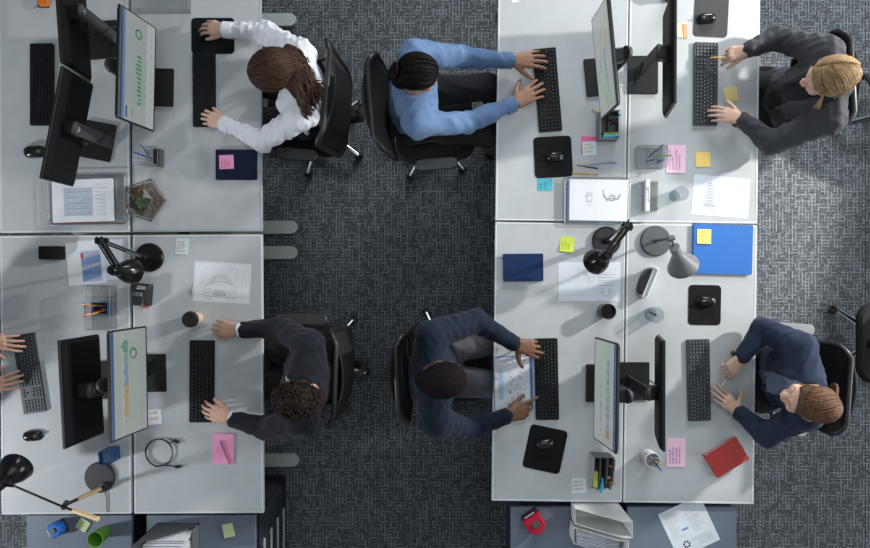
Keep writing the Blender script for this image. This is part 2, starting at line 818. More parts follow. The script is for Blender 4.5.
def hair_cap(hd, off, name, m, parent, face_cut=True, grow=1.0, low=-.055, fold=0.0, seed=1, res=0.004, cuts=None):
    sd = SDF()
    sd.ell(hd.w(HAIR_C), HAIR_R * hd.sc * grow, hd.R)
    sd.cone(hd.w((0, -.05, -.01)), hd.w((0, -.058, low)), .062 * hd.sc, .052 * hd.sc, k=.02)
    if face_cut:
        sd.ell(hd.w((0, .108, -.022)), np.array((.085, .072, .108)) * hd.sc, hd.R, k=.006, op='sub')
        for sx in (-1, 1):
            sd.ell(hd.w((sx * .088, .022, -.035)), np.array((.03, .045, .055)) * hd.sc, hd.R, k=.006, op='sub')
    v, q = sd.mesh(res)
    if fold:
        v = folds(v, q, fold, seed, lam=(0.012, 0.03))
    me = np_mesh(name, v - off, q, [m])
    o = bpy.data.objects.new(name, me)
    COL.objects.link(o)
    o.parent = parent
    return o


def lock(bm, hd, off, pts, r, n=6):
    m = len(pts)
    rs = [r * (0.55 + 0.45 * math.sin(PI * min(1, (i + 0.6) / m * 1.15))) * (1 if i < m - 1 else 0.35) for i in range(m)]
    add_tube(bm, [Vector(p - off) for p in pts], rs, n=n, flat=0.6)


def strands_to(bm, hd, off, starts, gather, rnd, r=0.0042, steps=9, lift=1.03, jitter=.02):
    for s in starts:
        g = gather + rnd.normal(0, jitter, 3)
        l = lift + rnd.uniform(-.012, .03)
        pts = []
        for i in range(steps):
            t = i / (steps - 1)
            d = slerp(s, g, t)
            pts.append(hd.w(HAIR_C + d * HAIR_R * (l + 0.03 * math.sin(t * PI))))
        lock(bm, hd, off, pts, r * rnd.uniform(.8, 1.25))


def sleeves(sd, S_, E_, W_, r, k=0.03):
    sd.cone(S_, E_, r[0], r[1], k=k)
    sd.cone(E_, W_, r[1], r[2], k=k * 0.7)


def flatcyl(bm, c, ax, r, w, n=20, th=0.004):
    M = axis_matrix(c, ax)
    add_lathe(bm, [(r, -w / 2), (r + th, -w / 2), (r + th, w / 2), (r, w / 2), (r, -w / 2)], n, M)


def person(cfg):
    name = 'person'
    fw = nrm(cfg['fwd'])
    S_ = {'L': A3(cfg['SL']), 'R': A3(cfg['SR'])}
    E_ = {'L': A3(cfg['EL']), 'R': A3(cfg['ER'])}
    W_ = {'L': A3(cfg['WL']), 'R': A3(cfg['WR'])}
    pel = A3(cfg['pelvis'])
    hd = Head(cfg['head'], cfg['face'], cfg.get('hsc', 1.0), cfg.get('roll', 0))
    mid = (S_['L'] + S_['R']) / 2
    side = nrm(S_['L'] - S_['R'])
    side_flat = nrm(np.array([-fw[1], fw[0], 0]))
    spine_up = nrm(mid - pel)
    front = nrm(np.cross(side, spine_up))
    if front @ fw < 0:
        front = -front
    neck_base = mid + spine_up * 0.035 - front * 0.005 + side * float((hd.c - mid) @ side) * .65
    chest = pel * 0.33 + mid * 0.67 - front * 0.005
    belly = pel * 0.72 + mid * 0.28
    off = np.array([pel[0], pel[1], 0.0])
    b = cfg.get('bulk', 1.0)
    hips = {s: pel + side_flat * (0.085 if s == 'L' else -0.085) for s in 'LR'}
    kn, an, toe = {}, {}, {}
    for s in 'LR':
        sg = 1 if s == 'L' else -1
        kn[s] = hips[s] + fw * cfg.get('thigh', 0.435) + side_flat * 0.05 * sg + np.array([0, 0, -0.03])
        an[s] = kn[s] - fw * cfg.get('tuck', -0.11)
        an[s][2] = 0.10
        toe[s] = an[s] + fw * 0.14
        toe[s][2] = 0.045
        an[s] = an[s].copy()

    def torso(sd, g, arms=None, low=True):
        """g: how far out from the body"""
        if low:
            sd.cone(hips['L'], hips['R'], .105 * b + g, None, k=.04)
        sd.cone(pel + spine_up * .03, belly, .130 * b + g, .128 * b + g, k=.05, flat=(front, .78))
        sd.cone(belly, chest, .128 * b + g, .140 * b + g, k=.05, flat=(front, .74))
        sd.cone(chest + side * .035, chest + spine_up * .06 + side * .05, .105 * b + g, .10 * b + g, k=.05, flat=(front, .85))
        sd.cone(chest - side * .035, chest + spine_up * .06 - side * .05, .105 * b + g, .10 * b + g, k=.05, flat=(front, .85))
        if cfg.get('female'):
            for sg in (-1, 1):
                sd.ell(chest + front * .075 + side * .062 * sg - spine_up * .005, (.058 + g * .6,) * 3, None, k=.04)
        for s in 'LR':
            sd.cone(neck_base - spine_up * .015, S_[s], .052 * b + g, .055 * b + g, k=.045)

    # body: one continuous skin surface with head, hands and legs
    sd = SDF()
    torso(sd, -0.004)
    nk = hd.w((0, -.028, -.055))
    sd.cone(neck_base - spine_up * .01, nk, .056 * cfg.get('neck', 1), .052 * cfg.get('neck', 1), k=.03)
    hd.prims(sd)
    for s in 'LR':
        sd.cone(S_[s], E_[s], .046 * b, .037 * b, k=.03)
        sd.cone(E_[s], W_[s], .036 * b, .0255, k=.02)
        h = cfg['hand' + s]
        # rest the lowest fingertip on what lies under the hand
        dummy = SDF()
        tp = hand_prims(dummy, W_[s], h['tip'], h['side'], h.get('up', (0, 0, 1)), h.get('curl', (14, 20, 12)), h.get('spread', 6),
                        cfg.get('handsc', 1.0), h.get('thumb', (0.75, 0.62, -0.25)), h.get('curls'))
        dz = h.get('surf', .7545) + .0085 - min(t_[2] for t_ in tp)
        W_[s] = W_[s] + np.array([0, 0, dz])
        h['tip'] = A3(h['tip']) + np.array([0, 0, dz])
        hand_prims(sd, W_[s], h['tip'], h['side'], h.get('up', (0, 0, 1)), h.get('curl', (14, 20, 12)), h.get('spread', 6),
                   cfg.get('handsc', 1.0), h.get('thumb', (0.75, 0.62, -0.25)), h.get('curls'))
        sd.cone(hips[s], kn[s], .078, .055, k=.03)
        sd.cone(kn[s], an[s], .052, .036, k=.03)
        sd.cone(an[s] - np.array([0, 0, .05]), toe[s], .032, .03, k=.02)
    v, q = sd.mesh(0.0042)
    cen = v[q].mean(axis=1)
    lc = hd.local(cen)
    mi = np.zeros(len(q), dtype=np.int32)
    near = (np.abs(lc) < .16).all(axis=1)
    lips = near & (np.abs(lc[:, 0]) < .022) & (lc[:, 2] > -.075) & (lc[:, 2] < -.053) & (lc[:, 1] > .086)
    brow = near & (np.abs(lc[:, 0]) > .014) & (np.abs(lc[:, 0]) < .050) & (lc[:, 2] > .025) & (lc[:, 2] < .032) & (lc[:, 1] > .06)
    mi[lips] = 1
    mi[brow] = 2
    if cfg.get('stubble'):
        st = near & (lc[:, 2] < -.028) & (lc[:, 1] > -.01) & (np.abs(lc[:, 0]) < .075) & (lc[:, 2] > -.12) & ~lips
        st &= (lc[:, 2] < -.062) | (np.abs(lc[:, 0]) > .040) | ((lc[:, 2] < -.045) & (np.abs(lc[:, 0]) < .03))
        mi[st] = 3
    me = np_mesh(name, v - off, q, [cfg['skin'], cfg['lip'], cfg.get('browm', cfg['hairm']), cfg.get('stubble') or cfg['skin']], mi)
    root = bpy.data.objects.new(name, me)
    COL.objects.link(root)
    root.location = off
    tag(root, cfg['label'], 'person', 'people working at the desks')
    hd.eyes(root, off, mat('iris_brown', (0.05, 0.03, 0.02), 0.2), cfg['skin'])

    def cloth(nm, sd, m, res=.0065, amp=.004, seed=3, lam=(.08, .20)):
        v, q = sd.mesh(res)
        if amp:
            v = folds(v, q, amp, seed, lam)
        me = np_mesh(nm, v - off, q, [m])
        o = bpy.data.objects.new(nm, me)
        COL.objects.link(o)
        o.parent = root
        return o

    def neck_cut(sd, r=.058, deep=0.015):
        a = neck_base - spine_up * deep
        sd.cone(a, a + (nk - a) * 1.6, r, r * 1.05, k=.012, op='sub')

    seed = cfg.get('seed', 3)
    top = cfg['top']
    # shirt or blouse
    sg = 0.008
    sd = SDF()
    torso(sd, sg, low=not cfg.get('jacket'))
    if not cfg.get('jacket'):
        for s in 'LR':
            w2 = E_[s] + (W_[s] - E_[s]) * cfg.get('cuff', 0.97)
            sleeves(sd, S_[s], E_[s], w2, cfg.get('sleeve', (.066, .056, .037)))
    neck_cut(sd)
    if cfg.get('vneck'):
        a = neck_base + front * .06
        sd.cone(a + spine_up * .03, chest + front * .13 + spine_up * .03, .035, .012, k=.012, op='sub')
    cloth(cfg.get('topname', 'shirt'), sd, top, amp=cfg.get('fold', .0045), seed=seed)
    # collar: a standing band with two flaps round the neck
    bm = B()
    ring = []
    for i in range(15):
        a = math.radians(-150 + 300 * i / 14)
        ring.append(Vector(neck_base + spine_up * (.022 - .012 * math.cos(a)) + (front * math.cos(a) * .066 + side * math.sin(a) * .066) - off))
    ring = [ring[i] for i in range(15)]
    # opening at the front: start from the front and go round the back
    ring = []
    for i in range(19):
        a = math.radians(22 + 316 * i / 18)
        if cfg.get('jacket') and 62 < math.degrees(a) < 298:
            continue
        ring.append(Vector(neck_base + spine_up * (.026 - .014 * math.cos(a)) + front * math.cos(a) * .070 + side * math.sin(a) * .068 - off))
    if cfg.get('jacket'):
        add_tube(bm, ring[:3], .012, n=8)
        add_tube(bm, ring[3:], .012, n=8)
    else:
        add_tube(bm, ring, [.010] + [.0135] * 17 + [.010], n=8, flat=1.0)
    if not cfg.get('jacket') or cfg.get('shirtcollar', True):
        for sg2 in (1, -1):
            if cfg.get('jacket'):
                bm.free()
                bm = B()
                add_tube(bm, ring[:3] if sg2 > 0 else ring[3:], .012, n=8)
            p0 = neck_base + front * .066 + side * .026 * sg2 + spine_up * .012
            p1 = neck_base + front * .098 + side * .060 * sg2 - spine_up * .030
            p2 = neck_base + front * .040 + side * .066 * sg2 + spine_up * .014
            M0 = [Vector(p - off) for p in (p0, p1, p2)]
            nn = (M0[1] - M0[0]).cross(M0[2] - M0[0]).normalized() * .003
            vs = [bm.verts.new(p + nn) for p in M0] + [bm.verts.new(p - nn) for p in M0]
            bm.faces.new(vs[:3])
            bm.faces.new(vs[5:2:-1])
            for i in range(3):
                j = (i + 1) % 3
                bm.faces.new((vs[i], vs[3 + i], vs[3 + j], vs[j]))
            if cfg.get('jacket'):
                obj('collar', bm, top, root, smooth=True)
                bm = B()
    if len(bm.verts):
        obj('collar', bm, cfg.get('collarm', top), root, smooth=True)
    else:
        bm.free()
    if cfg.get('jacket'):
        jm = cfg['jacket']
        sd = SDF()
        torso(sd, .020)
        for s in 'LR':
            w2 = E_[s] + (W_[s] - E_[s]) * cfg.get('cuff', 0.93)
            sleeves(sd, S_[s], E_[s], w2, cfg.get('sleeve', (.074, .060, .042)))
        neck_cut(sd, .054, -.008)
        op = cfg.get('open', .05)
        a = neck_base + front * .085 + spine_up * .01
        c2 = belly * .5 + chest * .5 + front * .135
        c3 = belly * 1.0 + front * .15
        sd.cone(a, c2, op, op * .85, k=.008, op='sub', flat=(front, 2.0))
        sd.cone(c2, c3, op * .85, op * cfg.get('openlow', .3), k=.008, op='sub', flat=(front, 2.0))
        for sg2 in (1, -1):                      # lapels
            sd.cone(neck_base + side * .074 * sg2 + front * .02 + spine_up * .012, a + side * (op + .022) * sg2 - front * .006, .016, .016, k=.006)
            sd.cone(a + side * (op + .022) * sg2 - front * .006, c2 + side * (op * .85 + .012) * sg2 - front * .006, .018, .012, k=.006)
        for i in range(7):                       # collar roll behind the neck
            a0, a1 = math.radians(75 + 210 * i / 7), math.radians(75 + 210 * (i + 1) / 7)
            f_ = lambda t: neck_base + spine_up * .030 + front * math.cos(t) * .070 + side * math.sin(t) * .072
            sd.cone(f_(a0), f_(a1), .014, .014, k=.008)
        cloth('jacket', sd, jm, amp=cfg.get('fold', .0058), seed=seed + 5, lam=(.08, .19))
        if cfg.get('tie'):
            bm = B()
            p0 = neck_base + front * .078 + spine_up * .004
            p1 = chest + front * .125 + spine_up * .05
            p2 = belly + front * .125
            add_tube(bm, [Vector(p - off) for p in (p0, p1, p2)], [.018, .026, .036], n=8, flat=.3)
            obj('necktie', bm, cfg['tie'], root, smooth=True)
    if cfg.get('cuffm'):
        for s in 'LR':
            bm = B()
            d = nrm(W_[s] - E_[s])
            c = E_[s] + (W_[s] - E_[s]) * (cfg.get('cuff', .93) + .055)
            flatcyl(bm, Vector(c - off), d, .033, .030, n=24, th=.006)
            obj('cuff', bm, cfg['cuffm'], root, smooth=True)
    elif not cfg.get('jacket'):
        for s in 'LR':
            bm = B()
            d = nrm(W_[s] - E_[s])
            c = E_[s] + (W_[s] - E_[s]) * (cfg.get('cuff', .97) - .05)
            flatcyl(bm, Vector(c - off), d, .037, .050, n=24, th=.0055)
            obj('cuff', bm, top, root, smooth=True)
    # trousers and shoes
    sd = SDF()
    sd.cone(hips['L'], hips['R'], .118 * b, None, k=.04)
    sd.cone(pel, pel + spine_up * .05, .125 * b, .12 * b, k=.04, flat=(front, .8))
    for s in 'LR':
        sd.cone(hips[s], kn[s], .096, .072, k=.035)
        sd.cone(kn[s], an[s], .070, .056, k=.03)
    cloth('trousers', sd, cfg['legs'], amp=.004, seed=seed + 9)
    for s in 'LR':
        sd = SDF()
        base = an[s] - np.array([0, 0, .05])
        heel = base - fw * .03
        heel[2] = .044
        tt = toe[s].copy()
        tt[2] = .040
        sd.cone(heel, tt, .043, .037, k=.02)
        sd.cone(base + np.array([0, 0, .05]), heel, .048, .042, k=.02)
        cloth('shoe', sd, cfg['shoes'], amp=0)
    cfg['_hd'], cfg['_off'], cfg['_root'] = hd, off, root
    return root, hd, off


SHOE = mat('black_shoe_leather', (0.02, 0.02, 0.022), 0.35)
LIP = mat('lip_rose', (0.42, 0.10, 0.09), 0.4)
LIPD = mat('lip_brown', (0.20, 0.09, 0.07), 0.4)
SK_L = skin_mat('skin_fair', (0.66, 0.42, 0.32))
SK_M = skin_mat('skin_light_tan', (0.60, 0.36, 0.26))
SK_B = skin_mat('skin_brown', (0.34, 0.18, 0.115))
SK_D = skin_mat('skin_dark_brown', (0.19, 0.09, 0.055))


def fabric(name, col, noise=.12, rough=.85):
    return mat(name, col, rough=rough, spec=.2, noise=noise, nscale=180, bump=.25, bscale=500, sheen=.08)


TRB = fabric('black_trouser_cloth', (0.014, 0.014, 0.017))
H_BR = hair_mat('hair_chestnut', (0.018, 0.008, 0.005), (0.070, 0.032, 0.018))
H_BK = hair_mat('hair_black_brown', (0.003, 0.002, 0.002), (0.009, 0.005, 0.004))
H_BK.node_tree.nodes['Principled BSDF'].inputs['Specular IOR Level'].default_value = .1
H_BL = hair_mat('hair_golden_blond', (0.26, 0.160, 0.078), (0.42, 0.275, 0.14), 40)
H_MB = hair_mat('hair_mid_brown', (0.050, 0.030, 0.019), (0.145, 0.088, 0.054))
H_CR = hair_mat('hair_cropped_black', (0.006, 0.005, 0.005), (0.016, 0.011, 0.010), 400)
H_CR.node_tree.nodes['Principled BSDF'].inputs['Roughness'].default_value = .9
H_CR.node_tree.nodes['Principled BSDF'].inputs['Specular IOR Level'].default_value = .08
H_CU = hair_mat('hair_dark_curly', (0.009, 0.005, 0.004), (0.032, 0.017, 0.012), 200)


def palm_up(z=0.3):
    return (0, 0, 1)


def build_people():
    # --- woman in a white shirt, long wavy hair, at the upper left desk
    c = dict(fwd=(-1, .08, 0), SR=P(301, 54, 1.03), SL=P(303, 116, 1.03), ER=P(266, 33, .845), WR=P(229, 34, .785),
             EL=P(263, 141, .85), WL=P(227, 126, .785), pelvis=(-.735, .95, .622), head=P(276, 72, 1.17), face=(-.78, -.22, -.58),
             handR=dict(surf=.768, tip=P(196, 28, .762), side=(0, -1, 0), curl=(16, 22, 14), spread=4, thumb=(.5, .85, -.2)),
             handL=dict(tip=P(199, 115, .762), side=(0, 1, 0), curl=(16, 22, 14), spread=4, thumb=(.5, .85, -.2)),
             skin=SK_L, lip=LIP, hairm=H_BR, top=fabric('white_shirt_cotton', (0.74, 0.75, 0.80), .04), legs=TRB, shoes=SHOE,
             female=True, handsc=.95, cuff=.98, seed=11, bulk=.93, fold=.009,
             label='woman in a white shirt with long wavy brown hair')
    root, hd, off = person(c)
    rnd = np.random.RandomState(3)
    hair_cap(hd, off, 'hair', H_BR, root, low=-.09)
    bm = B()
    across = hd.R[:, 0]
    for i in range(380):
        a = rnd.uniform(-1, 1)
        t = rnd.uniform(0, 1)
        sg = 1 if a > 0 else -1
        layer = rnd.uniform(0, 1)
        s = nrm((sg * .05, math.cos(.25 + t * 2.0), math.sin(.25 + t * 2.0) + .1))
        e = nrm((a * 1.05, -1.0 + .75 * a * a, -.30))
        lf = 1.02 + .10 * layer + rnd.uniform(-.01, .02)
        pts = [hd.w(HAIR_C + slerp(s, e, k / 8) * HAIR_R * lf) for k in range(9)]
        p0 = pts[-1]
        end = np.array([-.690, .925, 1.10]) + np.array([0, 1, 0]) * (a * .165 + rnd.uniform(-.02, .02)) \
            + np.array([1, 0, 0]) * (.10 * (1 - .75 * a * a) * rnd.uniform(.35, 1.1) + (.055 if a < -.2 else .0)) + np.array([0, 0, layer * .05 - .01])
        ctrl = p0 * .5 + end * .5 + np.array([.025, 0, .03])
        n = 13
        ph = a * 9 + layer * 5 + rnd.uniform(-.5, .5)
        wv = nrm(np.cross(end - p0, np.array([0, 0, 1.0])))
        for k in range(1, n):
            tt = k / (n - 1)
            q = p0 * (1 - tt) ** 2 + ctrl * 2 * tt * (1 - tt) + end * tt * tt
            q = q + wv * .013 * math.sin(ph + tt * 9.5) * min(1, tt * 2) + np.array([0, 0, .008 * math.cos(ph + tt * 9.5) * min(1, tt * 2)])
            pts.append(q)
        lock(bm, hd, off, pts, .0078 * rnd.uniform(.7, 1.25))
    obj('hair_lock', bm, H_BR, root, smooth='all')

    # --- woman in a light blue shirt with a dark bun
    c = dict(fwd=(1, 0, 0), SL=P(413, 54, 1.03), SR=P(416, 124, 1.03), EL=P(464, 57, .845), WL=P(512, 63, .79),
             ER=P(466, 123, .85), WR=P(515, 105, .79), pelvis=(-.135, .93, .622), head=P(417, 75, 1.18), face=(.88, .07, -.42),
             handL=dict(tip=P(549, 60, .765), side=(0, -1, 0), curl=(10, 16, 12), spread=7),
             handR=dict(tip=P(550, 81, .765), side=(0, 1, 0), curl=(10, 16, 12), spread=7),
             skin=SK_B, lip=LIPD, hairm=H_BK, top=fabric('light_blue_shirt_cotton', (0.115, 0.19, 0.335), .05), legs=TRB, shoes=SHOE,
             female=True, handsc=1.1, cuff=.94, seed=21, bulk=.98, fold=.009,
             label='woman in a light blue shirt with a dark bun, typing with both hands')
    root, hd, off = person(c)
    rnd = np.random.RandomState(5)
    hair_cap(hd, off, 'hair', H_BK, root, grow=.99)
    bm = B()
    st = [nrm((math.sin(a) * 1.0, math.cos(a) * .75 + .1, .42 + .25 * math.cos(a))) for a in np.linspace(-1.75, 1.75, 70)]
    g = nrm((0, -1, -.05))
    strands_to(bm, hd, off, st, g, rnd, r=.005, lift=1.0, jitter=.05)
    for i in range(26):                          # the bun, coiled
        a0 = rnd.uniform(0, 6.3)
        r0 = rnd.uniform(.012, .036)
        cc = hd.w((0, -.135, .03 + rnd.uniform(-.012, .012)))
        pts = [cc + hd.R @ np.array([r0 * math.cos(a0 + t), rnd.uniform(-.002, .002) + (.036 - r0) * -.6 + .008, r0 * math.sin(a0 + t)]) for t in np.linspace(0, 4.2, 12)]
        lock(bm, hd, off, pts, .009)
    obj('hair_bun', bm, H_BK, root, smooth='all')

    # --- blond person in a charcoal blazer holding a pencil
    c = dict(fwd=(-1, .02, 0), SR=P(826, 52, 1.04), SL=P(829, 119, 1.04), ER=P(777, 38, .85), WR=P(742, 54, .80),
             EL=P(772, 143, .85), WL=P(737, 121, .79), pelvis=(1.945, .95, .622), head=P(829, 78, 1.19), face=(-.86, .03, -.45),
             handR=dict(tip=P(712, 62, .765), side=(0, -1, 0), curls=((35, 45, 25), (50, 60, 30), (60, 65, 35), (60, 65, 35)), spread=2, thumb=(.55, .9, -.2)),
             handL=dict(tip=P(706, 112, .765), side=(0, 1, 0), curl=(16, 24, 14), spread=6),
             skin=SK_L, lip=LIP, hairm=H_BL, browm=mat('brow_light', (.34, .20, .13), .6), top=fabric('black_knit_top', (0.018, 0.018, 0.022)), legs=TRB, shoes=SHOE, shirtcollar=False,
             jacket=fabric('charcoal_blazer_wool', (0.050, 0.052, 0.060)), open=.055, openlow=.9, female=True, handsc=.95, cuff=.93, seed=31, bulk=.98,
             label='blond person in a charcoal blazer holding a yellow pencil over the keyboard')
    root, hd, off = person(c)
    rnd = np.random.RandomState(8)
    hair_cap(hd, off, 'hair', H_BL, root, low=-.085, grow=.985)
    bm = B()
    for i in range(640):
        t = rnd.uniform(0, 1)
        sg = 1 if rnd.uniform() < .6 else -1
        ang = .80 + t * 1.7
        s = nrm((.28 + sg * .02, math.cos(ang), math.sin(ang)))
        e = nrm((sg * (1.0 - .55 * t) + rnd.normal(0, .05), -.05 - 1.0 * t + rnd.normal(0, .06), -.42))
        lf = 1.03 + rnd.uniform(-.01, .05)
        pts = [hd.w(HAIR_C + slerp(s, e, j / 7) * HAIR_R * lf) for j in range(8)]
        p0 = pts[-1]
        e2 = hd.local(p0)
        end = hd.w((e2[0] * rnd.uniform(.75, 1.0), e2[1] * .9 - .005, e2[2] - rnd.uniform(.04, .085)))
        for j in range(1, 6):
            tt = j / 5
            pts.append(p0 * (1 - tt) + end * tt + hd.R[:, 0] * .004 * math.sin(tt * 6 + i))
        lock(bm, hd, off, pts, .0027 * rnd.uniform(.7, 1.3))
    for i in range(26):                          # loose strand hanging by the left cheek
        s = nrm((-.5, .55, .6))
        e = nrm((-1.0, .35, -.25))
        pts = [hd.w(HAIR_C + slerp(s, e, j / 5) * HAIR_R * (1.05 + rnd.uniform(0, .06))) for j in range(6)]
        p0 = pts[-1]
        end = hd.w((-.115 + rnd.uniform(-.012, .012), .045 + rnd.uniform(-.02, .02), -.085 + rnd.uniform(-.02, .02)))
        for j in range(1, 6):
            tt = j / 5
            pts.append(p0 * (1 - tt) + end * tt)
        lock(bm, hd, off, pts, .0048)
    obj('hair_lock', bm, H_BL, root, smooth='all')
    W = c['WL']
    bm = B()
    d = nrm(A3(c['WL']) - A3(c['EL']))
    flatcyl(bm, Vector(A3(W) - off - d * .004), d, .0275, .024, n=24, th=.005)
    add_lathe(bm, [(0, 0), (.019, 0), (.019, .008), (0, .008)], 20, Matrix.Translation(Vector(A3(W) - off - d * .004) + Vector((0, 0, .028))))
    obj('wristwatch', bm, mat('watch_black', (.015, .015, .018), .3), root, smooth=True)
    d = nrm(A3(c['WR']) - A3(c['ER']))
    for k, m in enumerate((mat('bracelet_red', (.45, .03, .03), .5), mat('bracelet_blue', (.03, .12, .4), .4), mat('bracelet_red', (.45, .03, .03), .5))):
        bm = B()
        flatcyl(bm, Vector(A3(c['WR']) - off + d * (.010 - .010 * k)), d, .0275, .007, n=22, th=.004)
        obj('bracelet', bm, m, root, smooth=True)

    # --- man in a navy shirt bent over a binder
    c = dict(fwd=(1, .02, 0), SL=P(431, 336, 1.03), SR=P(437, 421, 1.03), EL=P(476, 321, .86), WL=P(514, 343, .795),
             ER=P(466, 430, .855), WR=P(506, 413, .795), pelvis=(.005, -.51, .622), head=P(443, 379, 1.20), face=(.85, .12, -.50),
             handL=dict(tip=P(548, 352, .765), side=(0, -1, 0), curls=((22, 30, 18), (20, 26, 16), (30, 50, 28), (38, 55, 30)), spread=8, thumb=(.95, .35, -.2)),
             handR=dict(tip=P(542, 401, .765), side=(0, 1, 0), curls=((6, 8, 6), (35, 55, 30), (45, 60, 30), (45, 60, 30)), spread=3, thumb=(.55, .85, -.15)),
             skin=SK_D, lip=LIPD, hairm=H_CR, top=fabric('navy_shirt_cotton', (0.0065, 0.0125, 0.027), .08),
             legs=fabric('grey_trouser_cloth', (0.10, 0.10, 0.112)), shoes=SHOE,
             handsc=1.08, cuff=.96, seed=41, bulk=1.12, neck=1.12, sleeve=(.078, .062, .040), hsc=1.04, fold=.0045,
             label='man in a navy blue shirt with cropped black hair, reaching over an open binder')
    root, hd, off = person(c)
    hair_cap(hd, off, 'hair', H_CR, root, grow=.985, low=-.05, fold=.0016, seed=4, res=.0035)
    from mathutils.bvhtree import BVHTree
    sh = [k for k in kids(root) if k.name.startswith('shirt')][0]
    tree = BVHTree.FromPolygons([v.co + Vector(off) for v in sh.data.vertices], [tuple(p.vertices) for p in sh.data.polygons])
    for (bx, by) in ((463.5, 369.5), (473, 368)):
        o_ = Vector((0, 0, CAM_H))
        hit = tree.ray_cast(o_, (P(bx, by, .9) - o_).normalized())
        if hit[0] is None:
            continue
        bm = B()
        add_lathe(bm, [(0, .003), (.005, .003), (.006, -.001), (0, -.001)], 12, axis_matrix(hit[0] - Vector(off), hit[1]))
        obj('shirt_button', bm, mat('button_white', (.7, .7, .7), .3), root, smooth=True)

    # --- woman in a navy blazer looking at her hands
    c = dict(fwd=(-1, .02, 0), SR=P(800, 347, 1.03), SL=P(806, 414, 1.03), ER=P(763, 329, .85), WR=P(736.5, 356, .795),
             EL=P(767, 435, .85), WL=P(737, 411, .79), pelvis=(1.925, -.545, .622), head=P(809, 402, 1.21), face=(-.90, .22, -.18), roll=-3,
             handR=dict(surf=.75, tip=P(717, 378, .765), side=(0, -1, -.2), curls=((30, 40, 20), (42, 50, 28), (48, 55, 30), (50, 55, 30)), spread=3, thumb=(.4, 1.0, -.25)),
             handL=dict(surf=.745, tip=P(716, 391, .80), side=(.5, 1, .3), up=(.2, -.25, .9), curls=((12, 16, 10), (18, 24, 14), (22, 26, 16), (24, 28, 16)), spread=5, thumb=(1.0, .45, .1)),
             skin=SK_L, lip=LIP, hairm=H_MB, browm=mat('brow_mid', (.36, .21, .14), .6), top=fabric('steel_blue_blouse', (0.17, 0.215, 0.33), .05), legs=TRB, shoes=SHOE,
             jacket=fabric('navy_blazer_wool', (0.020, 0.029, 0.060), .1), open=.060, openlow=.9, female=True, handsc=.96, cuff=.93, seed=51, bulk=.98, shirtcollar=True,
             label='woman in a navy blazer with brown hair tied back, hands together above the desk')
    root, hd, off = person(c)
    rnd = np.random.RandomState(9)
    hair_cap(hd, off, 'hair', H_MB, root, grow=1.0)
    bm = B()
    st = [nrm((math.sin(a) * 1.0, math.cos(a) * .70 + .05, .34 + .40 * math.cos(a))) for a in np.linspace(-1.85, 1.85, 130)]
    g = nrm((.60, -.9, .05))
    strands_to(bm, hd, off, st, g, rnd, r=.0034, lift=1.0, jitter=.06)
    for i in range(46):
        a0 = rnd.uniform(0, 6.3)
        r0 = rnd.uniform(.010, .040)
        cc = hd.w((.070, -.088, .030))
        pts = [cc + hd.R @ np.array([r0 * 1.15 * math.cos(a0 + t), .012 - (.04 - r0) * .5 + rnd.uniform(-.004, .004), r0 * math.sin(a0 + t)]) for t in np.linspace(0, 2.8, 10)]
        lock(bm, hd, off, pts, .0062)
    obj('hair_bun', bm, hair_mat('hair_auburn', (0.075, 0.037, 0.022), (0.21, 0.105, 0.06)), root, smooth='all')
    bm = B()
    d = nrm(A3(c['WR']) - A3(c['ER']))
    flatcyl(bm, Vector(A3(c['WR']) - off - d * .002), d, .0275, .022, n=24, th=.005)
    add_rbox(bm, Vector(A3(c['WR']) - off - d * .002 + np.array([0, 0, .031])), (.034, .030, .009), .007, .002)
    obj('wristwatch', bm, mat('watch_black', (.015, .015, .018), .3), root, smooth=True)

    # --- man in a dark suit with curly hair
    c = dict(fwd=(-1, .05, 0), SR=P(309, 346, 1.03), SL=P(303, 421, 1.03), ER=P(282, 328, .85), WR=P(240, 329, .79),
             EL=P(266, 428, .855), WL=P(232, 416, .79), pelvis=(-.70, -.53, .622), head=P(298, 398, 1.19), face=(-.90, .14, -.36),
             handR=dict(surf=.7365, tip=P(206, 326, .752), side=(0, -1, 0), curl=(18, 26, 16), spread=2, thumb=(.45, .9, -.2)),
             handL=dict(tip=P(200, 407, .765), side=(0, 1, 0), curl=(14, 22, 14), spread=3, thumb=(.5, .85, -.2)),
             skin=SK_M, lip=LIP, hairm=H_CU, stubble=skin_mat('skin_stubble', (0.36, 0.21, 0.16), .6), top=fabric('white_shirt_cotton', (0.74, 0.75, 0.80), .04), legs=TRB, shoes=SHOE,
             jacket=fabric('black_navy_suit_wool', (0.012, 0.014, 0.021), .1), open=.045, openlow=.3, cuffm=fabric('white_shirt_cotton', (0.74, 0.75, 0.80), .04),
             tie=mat('tie_dark', (.02, .02, .03), .5), handsc=1.05, cuff=.86, seed=61, bulk=1.06, neck=1.08,
             label='man in a dark suit with curly hair and stubble, left hand on the keyboard')
    root, hd, off = person(c)
    rnd = np.random.RandomState(12)
    hair_cap(hd, off, 'hair', H_CU, root, grow=1.0, low=-.045, fold=.003, seed=2)
    bm = B()
    for i in range(420):
        while True:
            s = rnd.normal(size=3)
            s = nrm(s)
            if s[2] > -.35 and not (s[1] > .35 and s[2] < .42) and not (abs(s[0]) > .55 and s[1] > -.15 and s[2] < -.0):
                break
        p = HAIR_C + s * HAIR_R * rnd.uniform(1.0, 1.07)
        t1 = nrm(np.cross(s, rnd.normal(size=3)))
        t2 = np.cross(s, t1)
        r0 = rnd.uniform(.007, .014)
        pts = [hd.w(p + t1 * r0 * math.cos(t) + t2 * r0 * math.sin(t) + s * (.004 * math.sin(t * .7) + .003)) for t in np.linspace(0, rnd.uniform(3.0, 5.5), 9)]
        lock(bm, hd, off, pts, .0038, n=5)
    obj('hair_curl', bm, H_CU, root, smooth='all')
